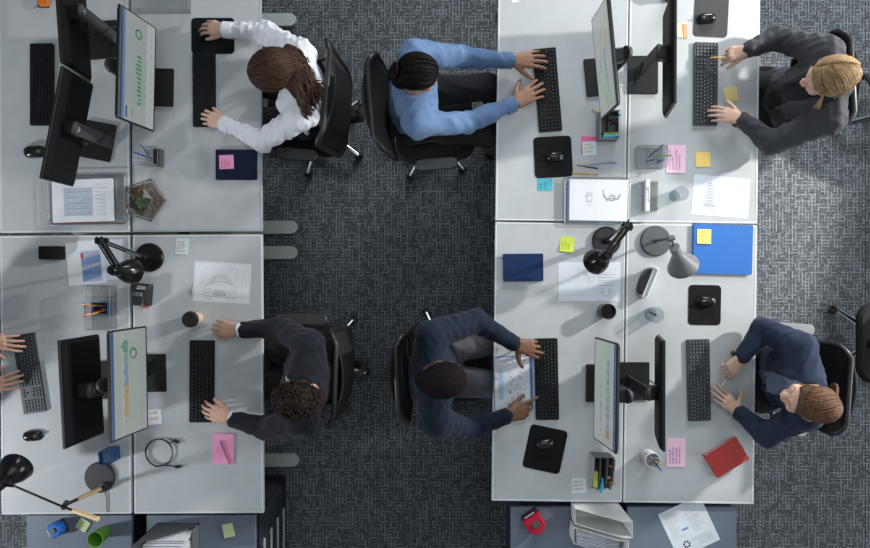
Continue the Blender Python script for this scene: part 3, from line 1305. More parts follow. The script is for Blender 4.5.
    bm = B()
    for sx in (-1, 1):
        pts = [hd.w((sx * .031 + .019 * math.cos(t), .103, .002 + .014 * math.sin(t))) - off for t in np.linspace(0, 2 * PI, 17)[:-1]]
        add_tube(bm, [Vector(p) for p in pts], .0016, n=5, closed=True)
        add_tube(bm, [Vector(hd.w(p) - off) for p in ((sx * .050, .102, .006), (sx * .078, .06, .008), (sx * .082, -.005, .01))], .0016, n=5)
    add_tube(bm, [Vector(hd.w(p) - off) for p in ((-.012, .103, .006), (0, .107, .008), (.012, .103, .006))], .0016, n=5)
    obj('eyeglass_frame', bm, mat('spectacle_black', (.015, .012, .012), .3), root, smooth=True)

    # --- person at the left edge, of whom only the hands reach in
    c = dict(fwd=(1, 0, 0), SL=P(-82, 322, 1.03), SR=P(-82, 408, 1.03), EL=P(-52, 326, .85), WL=P(-10, 339, .79),
             ER=P(-54, 418, .85), WR=P(-11, 388, .79), pelvis=(-2.69, -.50, .622), head=P(-74, 364, 1.20), face=(.8, 0, -.6),
             handL=dict(tip=P(22, 344, .765), side=(0, -1, 0), curl=(12, 18, 12), spread=6),
             handR=dict(tip=P(24, 377, .765), side=(0, 1, 0), curl=(12, 18, 12), spread=6),
             skin=SK_M, lip=LIP, hairm=H_BK, top=fabric('blue_shirt_cotton', (0.12, 0.22, 0.42), .05), legs=TRB, shoes=SHOE,
             handsc=1.02, cuff=.93, seed=71, bulk=1.0,
             label='person in a blue shirt at the left edge, only both typing hands in view')
    root, hd, off = person(c)
    hair_cap(hd, off, 'hair', H_BK, root, fold=.002, seed=6)
# ------------------------------------------------------------------ room
M_wall = mat('wall_paint', (.62, .63, .65), .9, noise=.03, nscale=5)
M_ceil = mat('ceiling_paint', (.70, .70, .70), .95)


def struct(name, bm, m):
    return obj(name, bm, m, kind='structure')


def build_room():
    x0, x1, y0, y1, zc = -7.0, 7.5, -6.0, 6.5, 5.0
    bm = B()
    add_box(bm, ((x0 + x1) / 2, (y0 + y1) / 2, -0.05), (x1 - x0, y1 - y0, .1))
    struct('floor', bm, carpet_mat())
    bm = B()
    add_box(bm, ((x0 + x1) / 2, (y0 + y1) / 2, zc + .05), (x1 - x0, y1 - y0, .1))
    struct('ceiling', bm, M_ceil)
    for nm, c, s in (('wall_left', (x0 - .05, (y0 + y1) / 2, zc / 2), (.1, y1 - y0, zc)),
                     ('wall_right', (x1 + .05, (y0 + y1) / 2, zc / 2), (.1, y1 - y0, zc)),
                     ('wall_back', ((x0 + x1) / 2, y1 + .05, zc / 2), (x1 - x0, .1, zc)),
                     ('wall_front', ((x0 + x1) / 2, y0 - .05, zc / 2), (x1 - x0, .1, zc))):
        bm = B()
        add_box(bm, c, s)
        struct(nm, bm, M_wall)


# ------------------------------------------------------------------ desks
M_top = mat('desk_laminate_grey', (.50, .52, .535), .42, spec=.35, noise=.035, nscale=14)
M_edge = mat('desk_edge_white', (.68, .70, .72), .4)
M_edge2 = mat('desk_edge_blue_grey', (.40, .45, .49), .4)
M_foot = mat('desk_foot_light_grey', (.52, .56, .54), .5)
M_under = mat('desk_under_dark', (.03, .03, .035), .6)


def desk(name, label, loc, rz, w, L, side, edge, ext=-.06):
    """local x: depth, local y: length; side = +1 when the open (chair) edge is on +x"""
    t = thing('office_desk', label, 'desk', loc, rz, 'desks of the two islands')
    bm = B()
    add_box(bm, (0, 0, DZ - .0125), (w - .022, L - .022, .025), bevel=.0012, seg=1)
    obj('tabletop', bm, M_top, t)
    bm = B()
    e = .011
    z = DZ - .0125
    add_box(bm, (0, L / 2 - e / 2, z), (w, e, .0265), bevel=.002, seg=2)
    add_box(bm, (0, -L / 2 + e / 2, z), (w, e, .0265), bevel=.002, seg=2)
    add_box(bm, (-w / 2 + e / 2, 0, z), (e, L - 2 * e, .0265), bevel=.002, seg=2)
    add_box(bm, (w / 2 - e / 2, 0, z), (e, L - 2 * e, .0265), bevel=.002, seg=2)
    obj('edge_band', bm, edge, t)
    for sy in (1, -1):
        bm = B()
        y = sy * (L / 2 - .075)
        fl = w + ext * 2
        pts = []
        for i in range(9):
            a = math.radians(-90 + 180 * i / 8)
            pts.append((side * (fl / 2 - .043 + .043 * math.cos(a)), y + .043 * math.sin(a)))
        pts += [(-side * (w / 2 - .03), y + .043), (-side * (w / 2 - .03), y - .043)]
        add_prism(bm, pts, .004, .034, .004)
        add_box(bm, (-side * .10, y, .375), (.10, .05, .69), bevel=.006)
        add_box(bm, (0, y, DZ - .032), (w * .8, .05, .014))
        obj('leg', bm, M_foot, t)
    bm = B()
    add_box(bm, (-side * .10, 0, DZ - .055), (.04, L - .26, .05))
    add_box(bm, (-side * (w / 2 - .06), 0, .50), (.016, L - .22, .36), bevel=.003)
    obj('modesty_panel', bm, M_under, t)
    return t


def build_desks():
    w, L = .707, 1.520
    for (org, rz, gx, gy, wl, edge, names) in (
            (P(131, 233.5), math.radians(.33), .0085, .0085, .706, M_edge2,
             ('grey desk beneath the two dark monitor backs in the far upper left corner', 'grey desk where the long-haired woman in white types',
              'grey desk holding the wooden-armed lamp at the lower left', 'grey desk where the man in the dark suit works')),
            (P(626.3, 222.8), math.radians(-.75), .004, .005, .710, M_edge,
             ('grey desk where the woman in the light blue shirt types', 'grey desk where the blond person holds a pencil',
              'grey desk where the man in the navy shirt reads a binder', 'grey desk with a red notebook, used by the woman in the navy blazer'))):
        i = 0
        R = Matrix.Rotation(rz, 4, 'Z')
        for sy in (1, -1):
            for sx in (-1, 1):
                c = org + R @ Vector((sx * (wl / 2 + gx), sy * (L / 2 + gy), 0))
                c.z = 0
                e = edge
                desk('office_desk', names[i], c, rz, wl, L, sx, M_edge if (sx < 0 or sy < 0 or edge is M_edge) else M_edge2,
                     .035 if i < 4 and edge is M_edge2 else -.06)
                i += 1


# ------------------------------------------------------------------ cabinets
M_cabtop = mat('cabinet_top_slate', (.155, .185, .24), .55, noise=.05, nscale=10)
M_cabbody = mat('cabinet_body_navy', (.022, .025, .034), .5)
M_cabside = mat('cabinet_side_pale', (.42, .44, .46), .5)
M_steel = mat('brushed_steel', (.62, .64, .64), .35, metal=.9)
M_hand = mat('handle_grey', (.50, .53, .54), .4, metal=.3)


def cabinet(label, x0, x1, yf, depth, face, inset=.006):
    cx, cy = (x0 + x1) / 2, yf - depth / 2
    t = thing('filing_cabinet', label, 'cabinet', (cx, cy, 0), 0, 'low filing cabinets at the desk ends')
    w = x1 - x0
    bm = B()
    add_box(bm, (0, 0, .34), (w - inset * 2, depth - .01, .66), bevel=.003)
    obj('body', bm, M_cabbody, t)
    bm = B()
    add_box(bm, (0, 0, CZ - .0125), (w, depth, .025), bevel=.002)
    obj('top', bm, M_cabtop, t)
    bm = B()
    for sx in (-1, 1):
        for sy in (-1, 1):
            add_box(bm, (sx * (w / 2 - .05), sy * (depth / 2 - .05), .007), (.05, .05, .012))
    obj('foot', bm, M_cabbody, t)
    if face:
        for k in range(4):
            z = .115 + .150 * k
            bm = B()
            add_box(bm, (face * (w / 2 + .002), 0, z), (.016, depth - .03, .140), bevel=.004)
            d = obj('drawer', bm, M_cabbody, t)
            bm = B()
            add_box(bm, (face * (w / 2 + .020), 0, z + .03), (.014, .26, .016), bevel=.005)
            add_box(bm, (face * (w / 2 + .011), .10, z + .03), (.014, .014, .010))
            add_box(bm, (face * (w / 2 + .011), -.10, z + .03), (.014, .014, .010))
            obj('handle', bm, M_hand, d)
    return t


def build_cabinets():
    cabinet('slate-topped low cabinet carrying a green mug and a blue hole punch', -2.250, -1.672, -1.330, .60, -1)
    cabinet('slate-topped filing cabinet with drawers facing the aisle and a dark file box on it', -1.590, -.990, -1.330, .60, 1)
    cabinet('slate-topped low cabinet carrying a red hole punch and white magazine files', .418, 1.033, -1.285, .60, 0, .055)
    cabinet('slate-topped low cabinet with a loose printed form on it', 1.062, 1.662, -1.285, .60, 1)


# ------------------------------------------------------------------ task chairs
M_mesh = mat('chair_mesh_black', (.012, .012, .013), .85, bump=.4, bscale=700)
M_plast = mat('chair_plastic_black', (.018, .018, .020), .38)
M_pad = mat('armrest_pad_dark_grey', (.035, .037, .040), .5)
M_seatf = mat('chair_seat_fabric', (.012, .012, .014), .9, noise=.15, nscale=300, bump=.3, bscale=600)
M_chrome = mat('chrome', (.75, .76, .77), .12, metal=1)


def chair(label, loc, rz, leg_m=None, back_w=.50, arms=True, a0=20, lean=10, armc=None, armw=.27, arm_dx=0.0, seat_dx=.01):
    """local +x is forward; origin on the floor under the gas column"""
    leg_m = leg_m or M_chrome
    t = thing('office_chair', label, 'chair', loc, rz, 'office chairs')
    bm = B()
    pts = []
    for (x, y) in rounded_rect(.47, .48, .10, 6):
        pts.append((x + seat_dx, y))
    add_prism(bm, pts, .425, .470, .014)
    obj('seat', bm, M_seatf, t, smooth=True)
    # backrest: curved frame with a mesh panel
    ln = math.radians(lean)

    def bp(u, v):      # u across -1..1, v 0..1 up
        z = .52 + v * .47
        x = -.235 - math.sin(ln) * v * .45 - .03 * math.sin(v * PI) * -.6 + .075 * u * u * (0.4 + .6 * v) - .02
        wv = back_w / 2 * (0.86 + .14 * math.sin(min(1, v * 1.25) * PI / 2 + .3))
        return Vector((x, u * wv, z))
    outline = []
    n = 9
    cr = .28
    def corner(cu, cv, su, sv, a):
        return (cu + su * cr * math.cos(a), cv + sv * cr * .45 * math.sin(a))
    for (su, sv) in ((1, 1), (-1, 1), (-1, -1), (1, -1)):
        for i in range(6):
            a = math.radians(90 * i / 5)
            if su * sv < 0:
                a = math.radians(90) - a
            outline.append((su * (1 - cr + cr * math.cos(a)), .5 + sv * (.5 - cr * .45 + cr * .45 * math.sin(a))))
    bm = B()
    add_tube(bm, [bp(u, v) for u, v in outline], .0145, n=8, closed=True)
    bf = obj('back_frame', bm, M_plast, t, smooth='all')
    bm = B()
    nu, nv = 13, 11
    g = {}
    for i in range(nu):
        for j in range(nv):
            u = -1 + 2 * i / (nu - 1)
            v = j / (nv - 1)
            dv = abs(v - .5) * 2
            lim = 1.0
            e = max(0, (dv - .76) / .24)
            lim = 1 - cr * (1 - math.sqrt(max(0, 1 - e * e)))
            p = bp(u * lim * .985, v)
            g[i, j, 0] = bm.verts.new(p + Vector((.005, 0, 0)))
            g[i, j, 1] = bm.verts.new(p - Vector((.005, 0, 0)))
    for i in range(nu - 1):
        for j in range(nv - 1):
            bm.faces.new((g[i, j, 0], g[i + 1, j, 0], g[i + 1, j + 1, 0], g[i, j + 1, 0]))
            bm.faces.new((g[i, j, 1], g[i, j + 1, 1], g[i + 1, j + 1, 1], g[i + 1, j, 1]))
    for i in range(nu - 1):
        for j in (0, nv - 1):
            bm.faces.new((g[i, j, 0], g[i, j, 1], g[i + 1, j, 1], g[i + 1, j, 0]))
    for j in range(nv - 1):
        for i in (0, nu - 1):
            bm.faces.new((g[i, j, 0], g[i, j + 1, 0], g[i, j + 1, 1], g[i, j, 1]))
    obj('backrest', bm, M_mesh, t, smooth='all')
    bm = B()
    add_tube(bm, [(-.05, 0, .405), (-.24, 0, .405), (-.315, 0, .47), (-.315 - math.sin(ln) * .1, 0, .70)], [.028, .028, .026, .02], n=10, flat=.7)
    obj('back_support', bm, M_plast, t, smooth=True)
    if arms:
        for s in (1, -1):
            bm = B()
            add_tube(bm, [(-.06, s * .19, .405), (-.06, s * armw, .43), (-.06, s * (armw + .01), .60), (-.02, s * (armw + .01), .655)], .015, n=8)
            a = obj('armrest', bm, M_plast, t, smooth=True)
            a.location.x = arm_dx
            bm = B()
            add_rbox(bm, (0, s * (armw + .01), .671), (.24, .062, .026), .028, .008)
            obj('arm_pad', bm, armc or M_pad, a, smooth=True)
    bm = B()
    add_lathe(bm, [(0, .10), (.028, .10), (.028, .28), (.017, .28), (.017, .40), (0, .40)], 16)
    add_box(bm, (0, 0, .41), (.20, .16, .035), bevel=.008)
    obj('gas_column', bm, M_plast, t, smooth=True)
    bm = B()
    add_lathe(bm, [(0, .075), (.042, .075), (.042, .12), (.03, .13), (0, .13)], 18)
    obj('hub', bm, leg_m, t, smooth=True)
    for k in range(5):
        a = math.radians(a0 + 72 * k)
        d = Vector((math.cos(a), math.sin(a), 0))
        bm = B()
        add_tube(bm, [d * .03 + V(0, 0, .105), d * .16 + V(0, 0, .100), d * .30 + V(0, 0, .082)], [.026, .021, .014], n=10, flat=.7)
        lg = obj('leg', bm, leg_m, t, smooth=True)
        bm = B()
        pz = d * .295
        pr = Vector((-d.y, d.x, 0))
        for s in (-1, 1):
            add_lathe(bm, [(0, -.009), (.022, -.009), (.026, -.005), (.026, .005), (.022, .009), (0, .009)], 16,
                      axis_matrix(pz + pr * .014 * s + V(0, 0, .027), pr))
        add_box(bm, pz + V(0, 0, .05), (.02, .02, .035), rz=a)
        obj('caster', bm, M_plast, lg, smooth=True)
    return t


def build_chairs():
    chair('black mesh office chair of the woman in the white shirt', (-.745, .945, 0), math.radians(175), a0=6, lean=-2, back_w=.54)
    chair('black office chair of the woman in the light blue shirt', (-.018, .905, 0), math.radians(5), a0=-52, lean=12, back_w=.50, armw=.285)
    chair('black office chair of the blond person in the charcoal blazer', (1.850, .985, 0), math.radians(183), leg_m=M_plast, lean=5, arms=False)
    chair('black office chair of the man in the navy shirt', (.070, -.520, 0), math.radians(3), a0=40, lean=6, back_w=.45, arms=False)
    chair('black mesh office chair of the woman in the navy blazer', (1.838, -.575, 0), math.radians(176), lean=4, arm_dx=-.13, back_w=.46,
          armc=mat('armrest_pad_light_grey', (.30, .31, .31), .5), armw=.27)
    chair('black office chair of the man in the dark suit', (-.728, -.530, 0), math.radians(178), a0=16, lean=1)
    chair('office chair of the person at the left edge', (-2.62, -.50, 0), math.radians(0))
    chair('black swivel chair with chrome legs, empty, cut by the right edge', (2.87, -.410, 0), math.radians(0), a0=144, lean=4, arms=False, seat_dx=-.13)
    chair('black swivel chair with black legs behind the blond person', (2.95, 1.04, 0), math.radians(-20), leg_m=M_plast, a0=140, arms=False)
# ------------------------------------------------------------------ monitors
M_bez = mat('monitor_bezel_black', (.010, .010, .011), .35)
M_back = mat('monitor_back_black', (.006, .006, .007), .65, spec=.15, bump=.1, bscale=900)
M_stand = mat('monitor_stand_dark', (.016, .016, .018), .5, spec=.3)
M_neck = mat('monitor_neck_grey', (.045, .046, .050), .5, spec=.4)
M_capc = mat('stand_cap_grey', (.20, .21, .22), .4)
M_scr = mat('screen_white', (.02, .02, .02), .25, emit=(.60, .68, .63), estr=.42)
EM = {}


def em(name, c, s=.40):
    if name not in EM:
        EM[name] = mat('screen_' + name, (.02, .02, .02), .25, emit=c, estr=s)
    return EM[name]


def monitor(label, bot, top, face, chart=None, zb=.87, zt=1.16, neck=.085, base=(.205, .195), cable=True, ncol=None, base_off=.015, capd=False):
    """bot/top: the two pixel ends (upper, lower in the photograph) of the lower and upper screen edges; face=+1 looks to +x"""
    b0, b1 = P(*bot[0], zb), P(*bot[1], zb)
    t0, t1 = P(*top[0], zt), P(*top[1], zt)
    bm_, tm = (b0 + b1) / 2, (t0 + t1) / 2
    W = ((b0 - b1).length + (t0 - t1).length) / 2
    al = ((b0 - b1).normalized() + (t0 - t1).normalized()).normalized()
    al.z = 0
    al.normalize()
    yv = al if face > 0 else -al               # local +y, so that local +x is the way the screen faces
    rz = math.atan2(-yv.x, yv.y)
    fx = Vector((math.cos(rz), math.sin(rz), 0))
    up = tm - bm_
    lean = math.atan2(-(up.dot(fx)), up.z)
    Hh = math.hypot(up.dot(fx), up.z)
    ctr = (bm_ + tm) / 2
    t = thing('monitor', label, 'monitor', (ctr.x, ctr.y, DZ + .0006), rz, 'computer monitors')
    zc = ctr.z - DZ
    M = Matrix.Translation((0, 0, zc)) @ Matrix.Rotation(-lean, 4, 'Y')
    # panel: local x out of the screen, y across, z up
    bm = B()
    add_box(bm, (-.006, 0, 0), (.014, W, Hh), bevel=.003, M=M)
    obj('bezel', bm, M_bez, t)
    bm = B()
    prof = [(W / 2 - .003, Hh / 2 - .003, -.012), (W / 2 - .006, Hh / 2 - .006, -.019), (W / 2 * .94, Hh / 2 * .80, -.027), (W / 2 * .90, Hh / 2 * .74, -.028)]
    rings = []
    for (yy, zz, xx) in prof:
        c = .012 if xx > -.03 else .03
        pl = [(yy, zz - c), (yy - c, zz), (-yy + c, zz), (-yy, zz - c), (-yy, -zz + c), (-yy + c, -zz), (yy - c, -zz), (yy, -zz + c)]
        rings.append([bm.verts.new(M @ Vector((xx, a, b))) for a, b in pl])
    for a, b in zip(rings[:-1], rings[1:]):
        for i in range(8):
            j = (i + 1) % 8
            bm.faces.new((a[i], a[j], b[j], b[i]))
    bm.faces.new(rings[-1])
    bm.faces.new(rings[0][::-1])
    bb = obj('back_shell', bm, M_back, t)
    bm = B()
    sw, sh = W - .016, Hh - .020
    add_box(bm, (.0012, 0, .003), (.001, sw, sh), M=M)
    scr = obj('screen', bm, M_scr, t)
    if chart:
        lay = {}
        for (u0, v0, u1, v1, cname, c) in chart:
            lay.setdefault((cname, c) if (u1 - u0) * (v1 - v0) < .005 else (cname, c, u0, v0), []).append((u0, v0, u1, v1))
        for k, (ky, rs) in enumerate(lay.items()):
            cname, c = ky[:2]
            bm = B()
            for r in rs:
                if r[0] == 'arc':
                    continue
                u0, v0, u1, v1 = r
                x = .0019 + .00015 * (0 if cname.startswith('panel') else 1)
                vs = [bm.verts.new(M @ Vector((x, (u - .5) * sw, .003 + (v - .5) * sh))) for u, v in ((u0, v0), (u1, v0), (u1, v1), (u0, v1))]
                bm.faces.new(vs)
            obj('chart_print', bm, em(cname, c), scr)
    return t, M, sw, sh, scr, dict(zc=zc, W=W, Hh=Hh, lean=lean)


def stand(t, info, front=.025, depth=.165, width=.205, neck=.072):
    """flat column, hinge and base plate behind the panel; local origin at desk height under the panel centre"""
    zc = info['zc']
    bm = B()
    add_rbox(bm, (front - depth / 2, 0, .006), (depth, width, .012), .006, .002)
    obj('stand_base', bm, M_stand, t)
    zt = zc + .075
    x0 = -neck - .015
    bm = B()
    M = Matrix.Translation((x0, 0, 0)) @ Matrix.Rotation(-.03, 4, 'Y')
    add_box(bm, (0, 0, zt / 2 + .006), (.014, .066, zt), bevel=.004, M=M)
    nk = obj('stand_neck', bm, M_neck, t)
    bm = B()
    add_lathe(bm, [(0, -.010), (.034, -.010), (.036, -.006), (.036, .006), (.034, .010), (0, .010)], 22, axis_matrix((x0 - .004, 0, zt), (1, 0, .45)))
    obj('hinge_cap', bm, M_neck, nk, smooth=True)
    bm = B()
    add_lathe(bm, [(0, 0), (.019, 0), (.019, .003), (0, .003)], 20, axis_matrix((x0 - .013, 0, zt + .004), (-1, 0, .35)))
    obj('hinge_disc', bm, M_capc, nk, smooth=True)
    bm = B()
    add_lathe(bm, [(0, 0), (.014, 0), (.014, .002), (0, .002)], 18, axis_matrix((x0 - .005, 0, .13), (-1, 0, .1)))
    obj('cable_hole', bm, M_bez, nk)
    bm = B()
    add_box(bm, ((x0 - .02) / 2, 0, zc + .05), (abs(x0) - .022, .070, .055), bevel=.008)
    obj('mount_block', bm, M_bez, nk)
    bm = B()
    add_tube(bm, [(-.030, .03, zc - .03), (-.055, .05, zc - .09), (x0 - .012, .02, .15), (x0 - .014, .0, .125), (x0 - .016, -.03, .08), (x0 - .020, -.06, .02)], .0032, n=6)
    obj('cable', bm, M_bez, t, smooth='all')
    return t


def donut(scr, M, sw, sh, u, v, r0, r1, parts):
    for (a0, a1, cn, c) in parts:
        bm = B()
        n = 14
        prev = None
        for i in range(n + 1):
            a = math.radians(a0 + (a1 - a0) * i / n)
            q = [bm.verts.new(M @ Vector((.0022, (u - .5) * sw + r * math.cos(a), .003 + (v - .5) * sh + r * math.sin(a)))) for r in (r0, r1)]
            if prev:
                bm.faces.new((prev[0], prev[1], q[1], q[0]))
            prev = q
        obj('chart_print', bm, em(cn, c), scr)


GREEN = ('green', (.08, .42, .19))
BLUE = ('blue', (.06, .16, .50))
LBLUE = ('light_blue', (.22, .42, .70))
RED = ('red', (.70, .16, .13))
ORANGE = ('orange', (.85, .45, .15))
GREY = ('grey', (.42, .50, .48))
PANEL = ('panel', (.58, .66, .66))
PANELW = ('panel_white', (.78, .84, .84))
NAVY = ('navy', (.05, .09, .22))
TEAL = ('teal', (.20, .55, .50))
PALEB = ('pale_blue', (.36, .47, .62))
PALET = ('pale_teal', (.40, .58, .56))
PALER = ('pale_red', (.62, .34, .30))
PALEG = ('pale_green', (.34, .56, .38))
PURPLE = ('purple', (.25, .2, .5))


def build_monitors():
    r = random.Random(4)
    # screen facing right: u runs 0 (bottom of the photograph) .. 1, v=1 is the far (left) edge
    ch = [(0, .93, 1, 1, *NAVY), (0, .86, 1, .93, *LBLUE), (0, 0, 1, .24, *PANELW), (.16, .26, .99, .84, *PANEL),
          (.02, .78, .13, .83, *BLUE), (.04, .62, .14, .66, *GREY)]
    for i in range(12):
        u = .18 + i * .040
        h = r.uniform(.09, .17) if i != 1 else .05
        ch.append((u, .40, u + .022, .40 + h, *GREEN))
    for i in range(10):
        ch.append((.18 + i * .045, .37, .20 + i * .045, .38, *GREY))
        ch.append((.08 + i * .085, .10, .12 + i * .085, .12, *GREY))
    t, M, sw, sh, scr, inf = monitor('monitor with green bar chart facing the woman in white', ((156.5, 26), (154.3, 130.6)), ((120, 6), (117.5, 119.3)), 1, ch)
    donut(scr, M, sw, sh, .84, .50, .016, .027, [(70, 400, *GREEN), (40, 70, *BLUE)])
    stand(t, inf, front=.062)
    ch = [(0, .93, 1, 1, *BLUE), (.02, .68, 1, .71, *PANELW), (0, 0, 1, .22, *PANEL)]
    for i in range(38):
        u = .17 + i * .0195
        f = i / 37
        c = ORANGE if f < .42 else (LBLUE if f < .72 else TEAL) if f < .85 else GREEN
        h = .05 + .06 * abs(math.sin(i * .5)) + r.uniform(0, .04) + (.05 if f > .85 else 0)
        ch.append((u, .54, u + .014, .54 + h, *c))
    t, M, sw, sh, scr, inf = monitor('monitor with rainbow bar chart facing the man in the suit', ((146.8, 325.3), (148.2, 428)), ((109, 331.7), (111.6, 443)), 1, ch)
    donut(scr, M, sw, sh, .77, .38, .018, .030, [(-90, 100, *GREEN), (100, 190, *TEAL), (190, 230, *RED), (230, 270, *PURPLE)])
    stand(t, inf, front=.062)
    # screens facing left: u runs 0 (top of the photograph) .. 1, v=1 is the right edge
    ch = [(0, .94, 1, 1, *GREY), (0, .0, .04, .94, *PANEL)]
    for i in range(8):
        ch.append((.08, .12 + .1 * i, .97, .125 + .1 * i, *PANEL))
    for (u0, u1, v, c) in ((.10, .34, .78, PALER), (.22, .48, .70, PALER), (.20, .30, .46, PALER), (.26, .46, .38, PALER), (.40, .62, .62, BLUE), (.44, .70, .54, BLUE), (.60, .84, .64, BLUE),
                           (.46, .60, .30, BLUE), (.66, .80, .24, PALEG), (.82, .96, .52, GREEN), (.74, .92, .44, PALEG), (.84, .97, .72, GREEN), (.14, .26, .58, ORANGE), (.55, .66, .16, BLUE)):
        ch.append((u0, v, u1, v + .024, *c))
    t, M, sw, sh, scr, inf = monitor('monitor with coloured timeline bars facing the woman in blue', ((591.4, 19), (600.6, 119)), ((606.5, -4), (617.4, 106)), -1, ch)
    stand(t, inf, front=.025)
    ch = [(0, .92, 1, 1, *BLUE), (0, .88, 1, .92, *PANELW)]
    for i in range(9):
        u = .17 + i * .085
        ch.append((u, .60, u + .07, .74, *(PALEB if i not in (3, 4, 8) else (PALER if i == 8 else PALET))))
        ch.append((u, .30, u + .05, .33, *GREY))
    ch += [(.6, .32, .68, .37, *PALEB), (.74, .34, .80, .38, *PALER)]
    t, M, sw, sh, scr, inf = monitor('monitor with blue header and coloured table facing the man in navy', ((594.8, 336.7), (593.4, 438.3)), ((616.7, 343.4), (615.3, 453.8)), -1, ch)
    stand(t, inf, front=.025)
    # the ones seen from behind
    t, M, sw, sh, scr, inf = monitor('black monitor back by the orange tool, upper left', ((81.5, -22), (89, 81)), ((52, -48), (60, 64)), -1)
    stand(t, inf, front=.07)
    t, M, sw, sh, scr, inf = monitor('black monitor back angled above the tray of documents', ((91, 82), (71.5, 184)), ((60.5, 67), (38.5, 181)), -1)
    stand(t, inf, front=.07)
    t, M, sw, sh, scr, inf = monitor('black monitor back in front of the two hands at left', ((96.5, 334), (102, 432.5)), ((57.4, 340.6), (62.4, 450.5)), -1)
    stand(t, inf, front=.07)
    t, M, sw, sh, scr, inf = monitor('black monitor seen edge-on facing the blond person', ((667, 14), (667, 117.5)), ((677, -8), (676.5, 103.5)), 1)
    stand(t, inf, front=.03)
    t, M, sw, sh, scr, inf = monitor('black monitor seen edge-on facing the woman in the navy blazer', ((659.5, 335), (659.5, 437)), ((665.5, 340), (665, 451)), 1)
    stand(t, inf, front=.03)


# ------------------------------------------------------------------ keyboards, mice, pads
M_kb = mat('keyboard_body_black', (.009, .009, .010), .55, spec=.25)
M_key = mat('keycap_black', (.011, .011, .013), .6, spec=.2)
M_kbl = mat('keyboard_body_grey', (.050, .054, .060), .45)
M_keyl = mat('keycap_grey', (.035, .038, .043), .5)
M_leg = mat('key_legend', (.30, .36, .40), .6)


def keyboard(label, ctr, L, D, rz, user, light=False, legend=None):
    """user=+1: typist on local +x; long side on local y"""
    t = thing('keyboard', label, 'keyboard', ctr, rz + (0 if user > 0 else PI), 'computer keyboards')
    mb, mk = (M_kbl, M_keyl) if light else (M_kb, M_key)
    bm = B()
    # wedge body, thicker at the far side
    pts = rounded_rect(D, L, .006, 3)
    lo = [bm.verts.new((x, y, .001)) for x, y in pts]
    hi = [bm.verts.new((x, y, .013 - .006 * (x / D))) for x, y in pts]
    n = len(pts)
    for i in range(n):
        bm.faces.new((lo[i], lo[(i + 1) % n], hi[(i + 1) % n], hi[i]))
    bm.faces.new(lo[::-1])
    bm.faces.new(hi)
    obj('body', bm, mb, t)
    # typist looks along -x: their right hand is +y
    def block(name, y0, y1, rows, cols, skip=()):
        bm = B()
        lb = B()
        px = (D - .016) / 6
        for rrow in range(6):
            if rrow not in rows:
                continue
            x = -D / 2 + .008 + px * (rrow + .5)
            if rrow == 5 and name == 'letter_block':
                spans = [(0, 1.3), (1.3, 2.6), (2.6, 3.9), (3.9, 10), (10, 11.3), (11.3, 12.6), (12.6, 13.8), (13.8, 15)]
                tot = 15
            else:
                spans = [(c, c + 1) for c in range(cols)]
                tot = cols
                if name == 'letter_block' and rrow in (2, 3, 4):
                    o = {2: .5, 3: .75, 4: 1.25}[rrow]
                    spans = [(0, 1 + o)] + [(c + o, c + 1 + o) for c in range(1, 12)] + [(12 + o, 15)]
            k = (y1 - y0) / tot
            for ci, (a, b) in enumerate(spans):
                if (rrow, ci) in skip:
                    continue
                ya, yb = y0 + a * k + .0012, y0 + b * k - .0012
                z0 = .0105 - .006 * (x / D)
                cxx, cyy = x, (ya + yb) / 2
                wx, wy = px - .0028, yb - ya
                q0 = [bm.verts.new((cxx + sx * wx / 2, cyy + sy * wy / 2, z0)) for sx, sy in ((1, 1), (-1, 1), (-1, -1), (1, -1))]
                q1 = [bm.verts.new((cxx + sx * (wx / 2 - .0018), cyy + sy * (wy / 2 - .0018), z0 + .0065)) for sx, sy in ((1, 1), (-1, 1), (-1, -1), (1, -1))]
                for i in range(4):
                    bm.faces.new((q0[i], q0[(i + 1) % 4], q1[(i + 1) % 4], q1[i]))
                bm.faces.new(q1)
                if legend and wy < .03:
                    add_rect(lb, cxx - .003, cyy - .0022, cxx + .0015, cyy + .0022, z0 + .0069)
        o = obj(name, bm, mk, t)
        if legend:
            obj('legend_print', lb, legend, o)
        else:
            lb.free()
    full = L > .42
    y0 = -L / 2 + .008
    if full:
        yA = y0 + (L - .016) * .665
        yB = yA + (L - .016) * .022
        yC = yB + (L - .016) * .125
        yD = yC + (L - .016) * .022
        block('letter_block', y0, yA, (0, 1, 2, 3, 4, 5), 15)
        block('navigation_block', yB, yC, (0, 1, 2), 3)
        block('arrow_block', yB, yC, (4, 5), 3, skip=((4, 0), (4, 2)))
        block('number_block', yD, L / 2 - .008, (0, 1, 2, 3, 4, 5), 4)
    else:
        yA = y0 + (L - .016) * .78
        block('letter_block', y0, yA, (0, 1, 2, 3, 4, 5), 15)
        block('number_block', yA + .008, L / 2 - .008, (0, 1, 2, 3, 4, 5), 4)
    return t


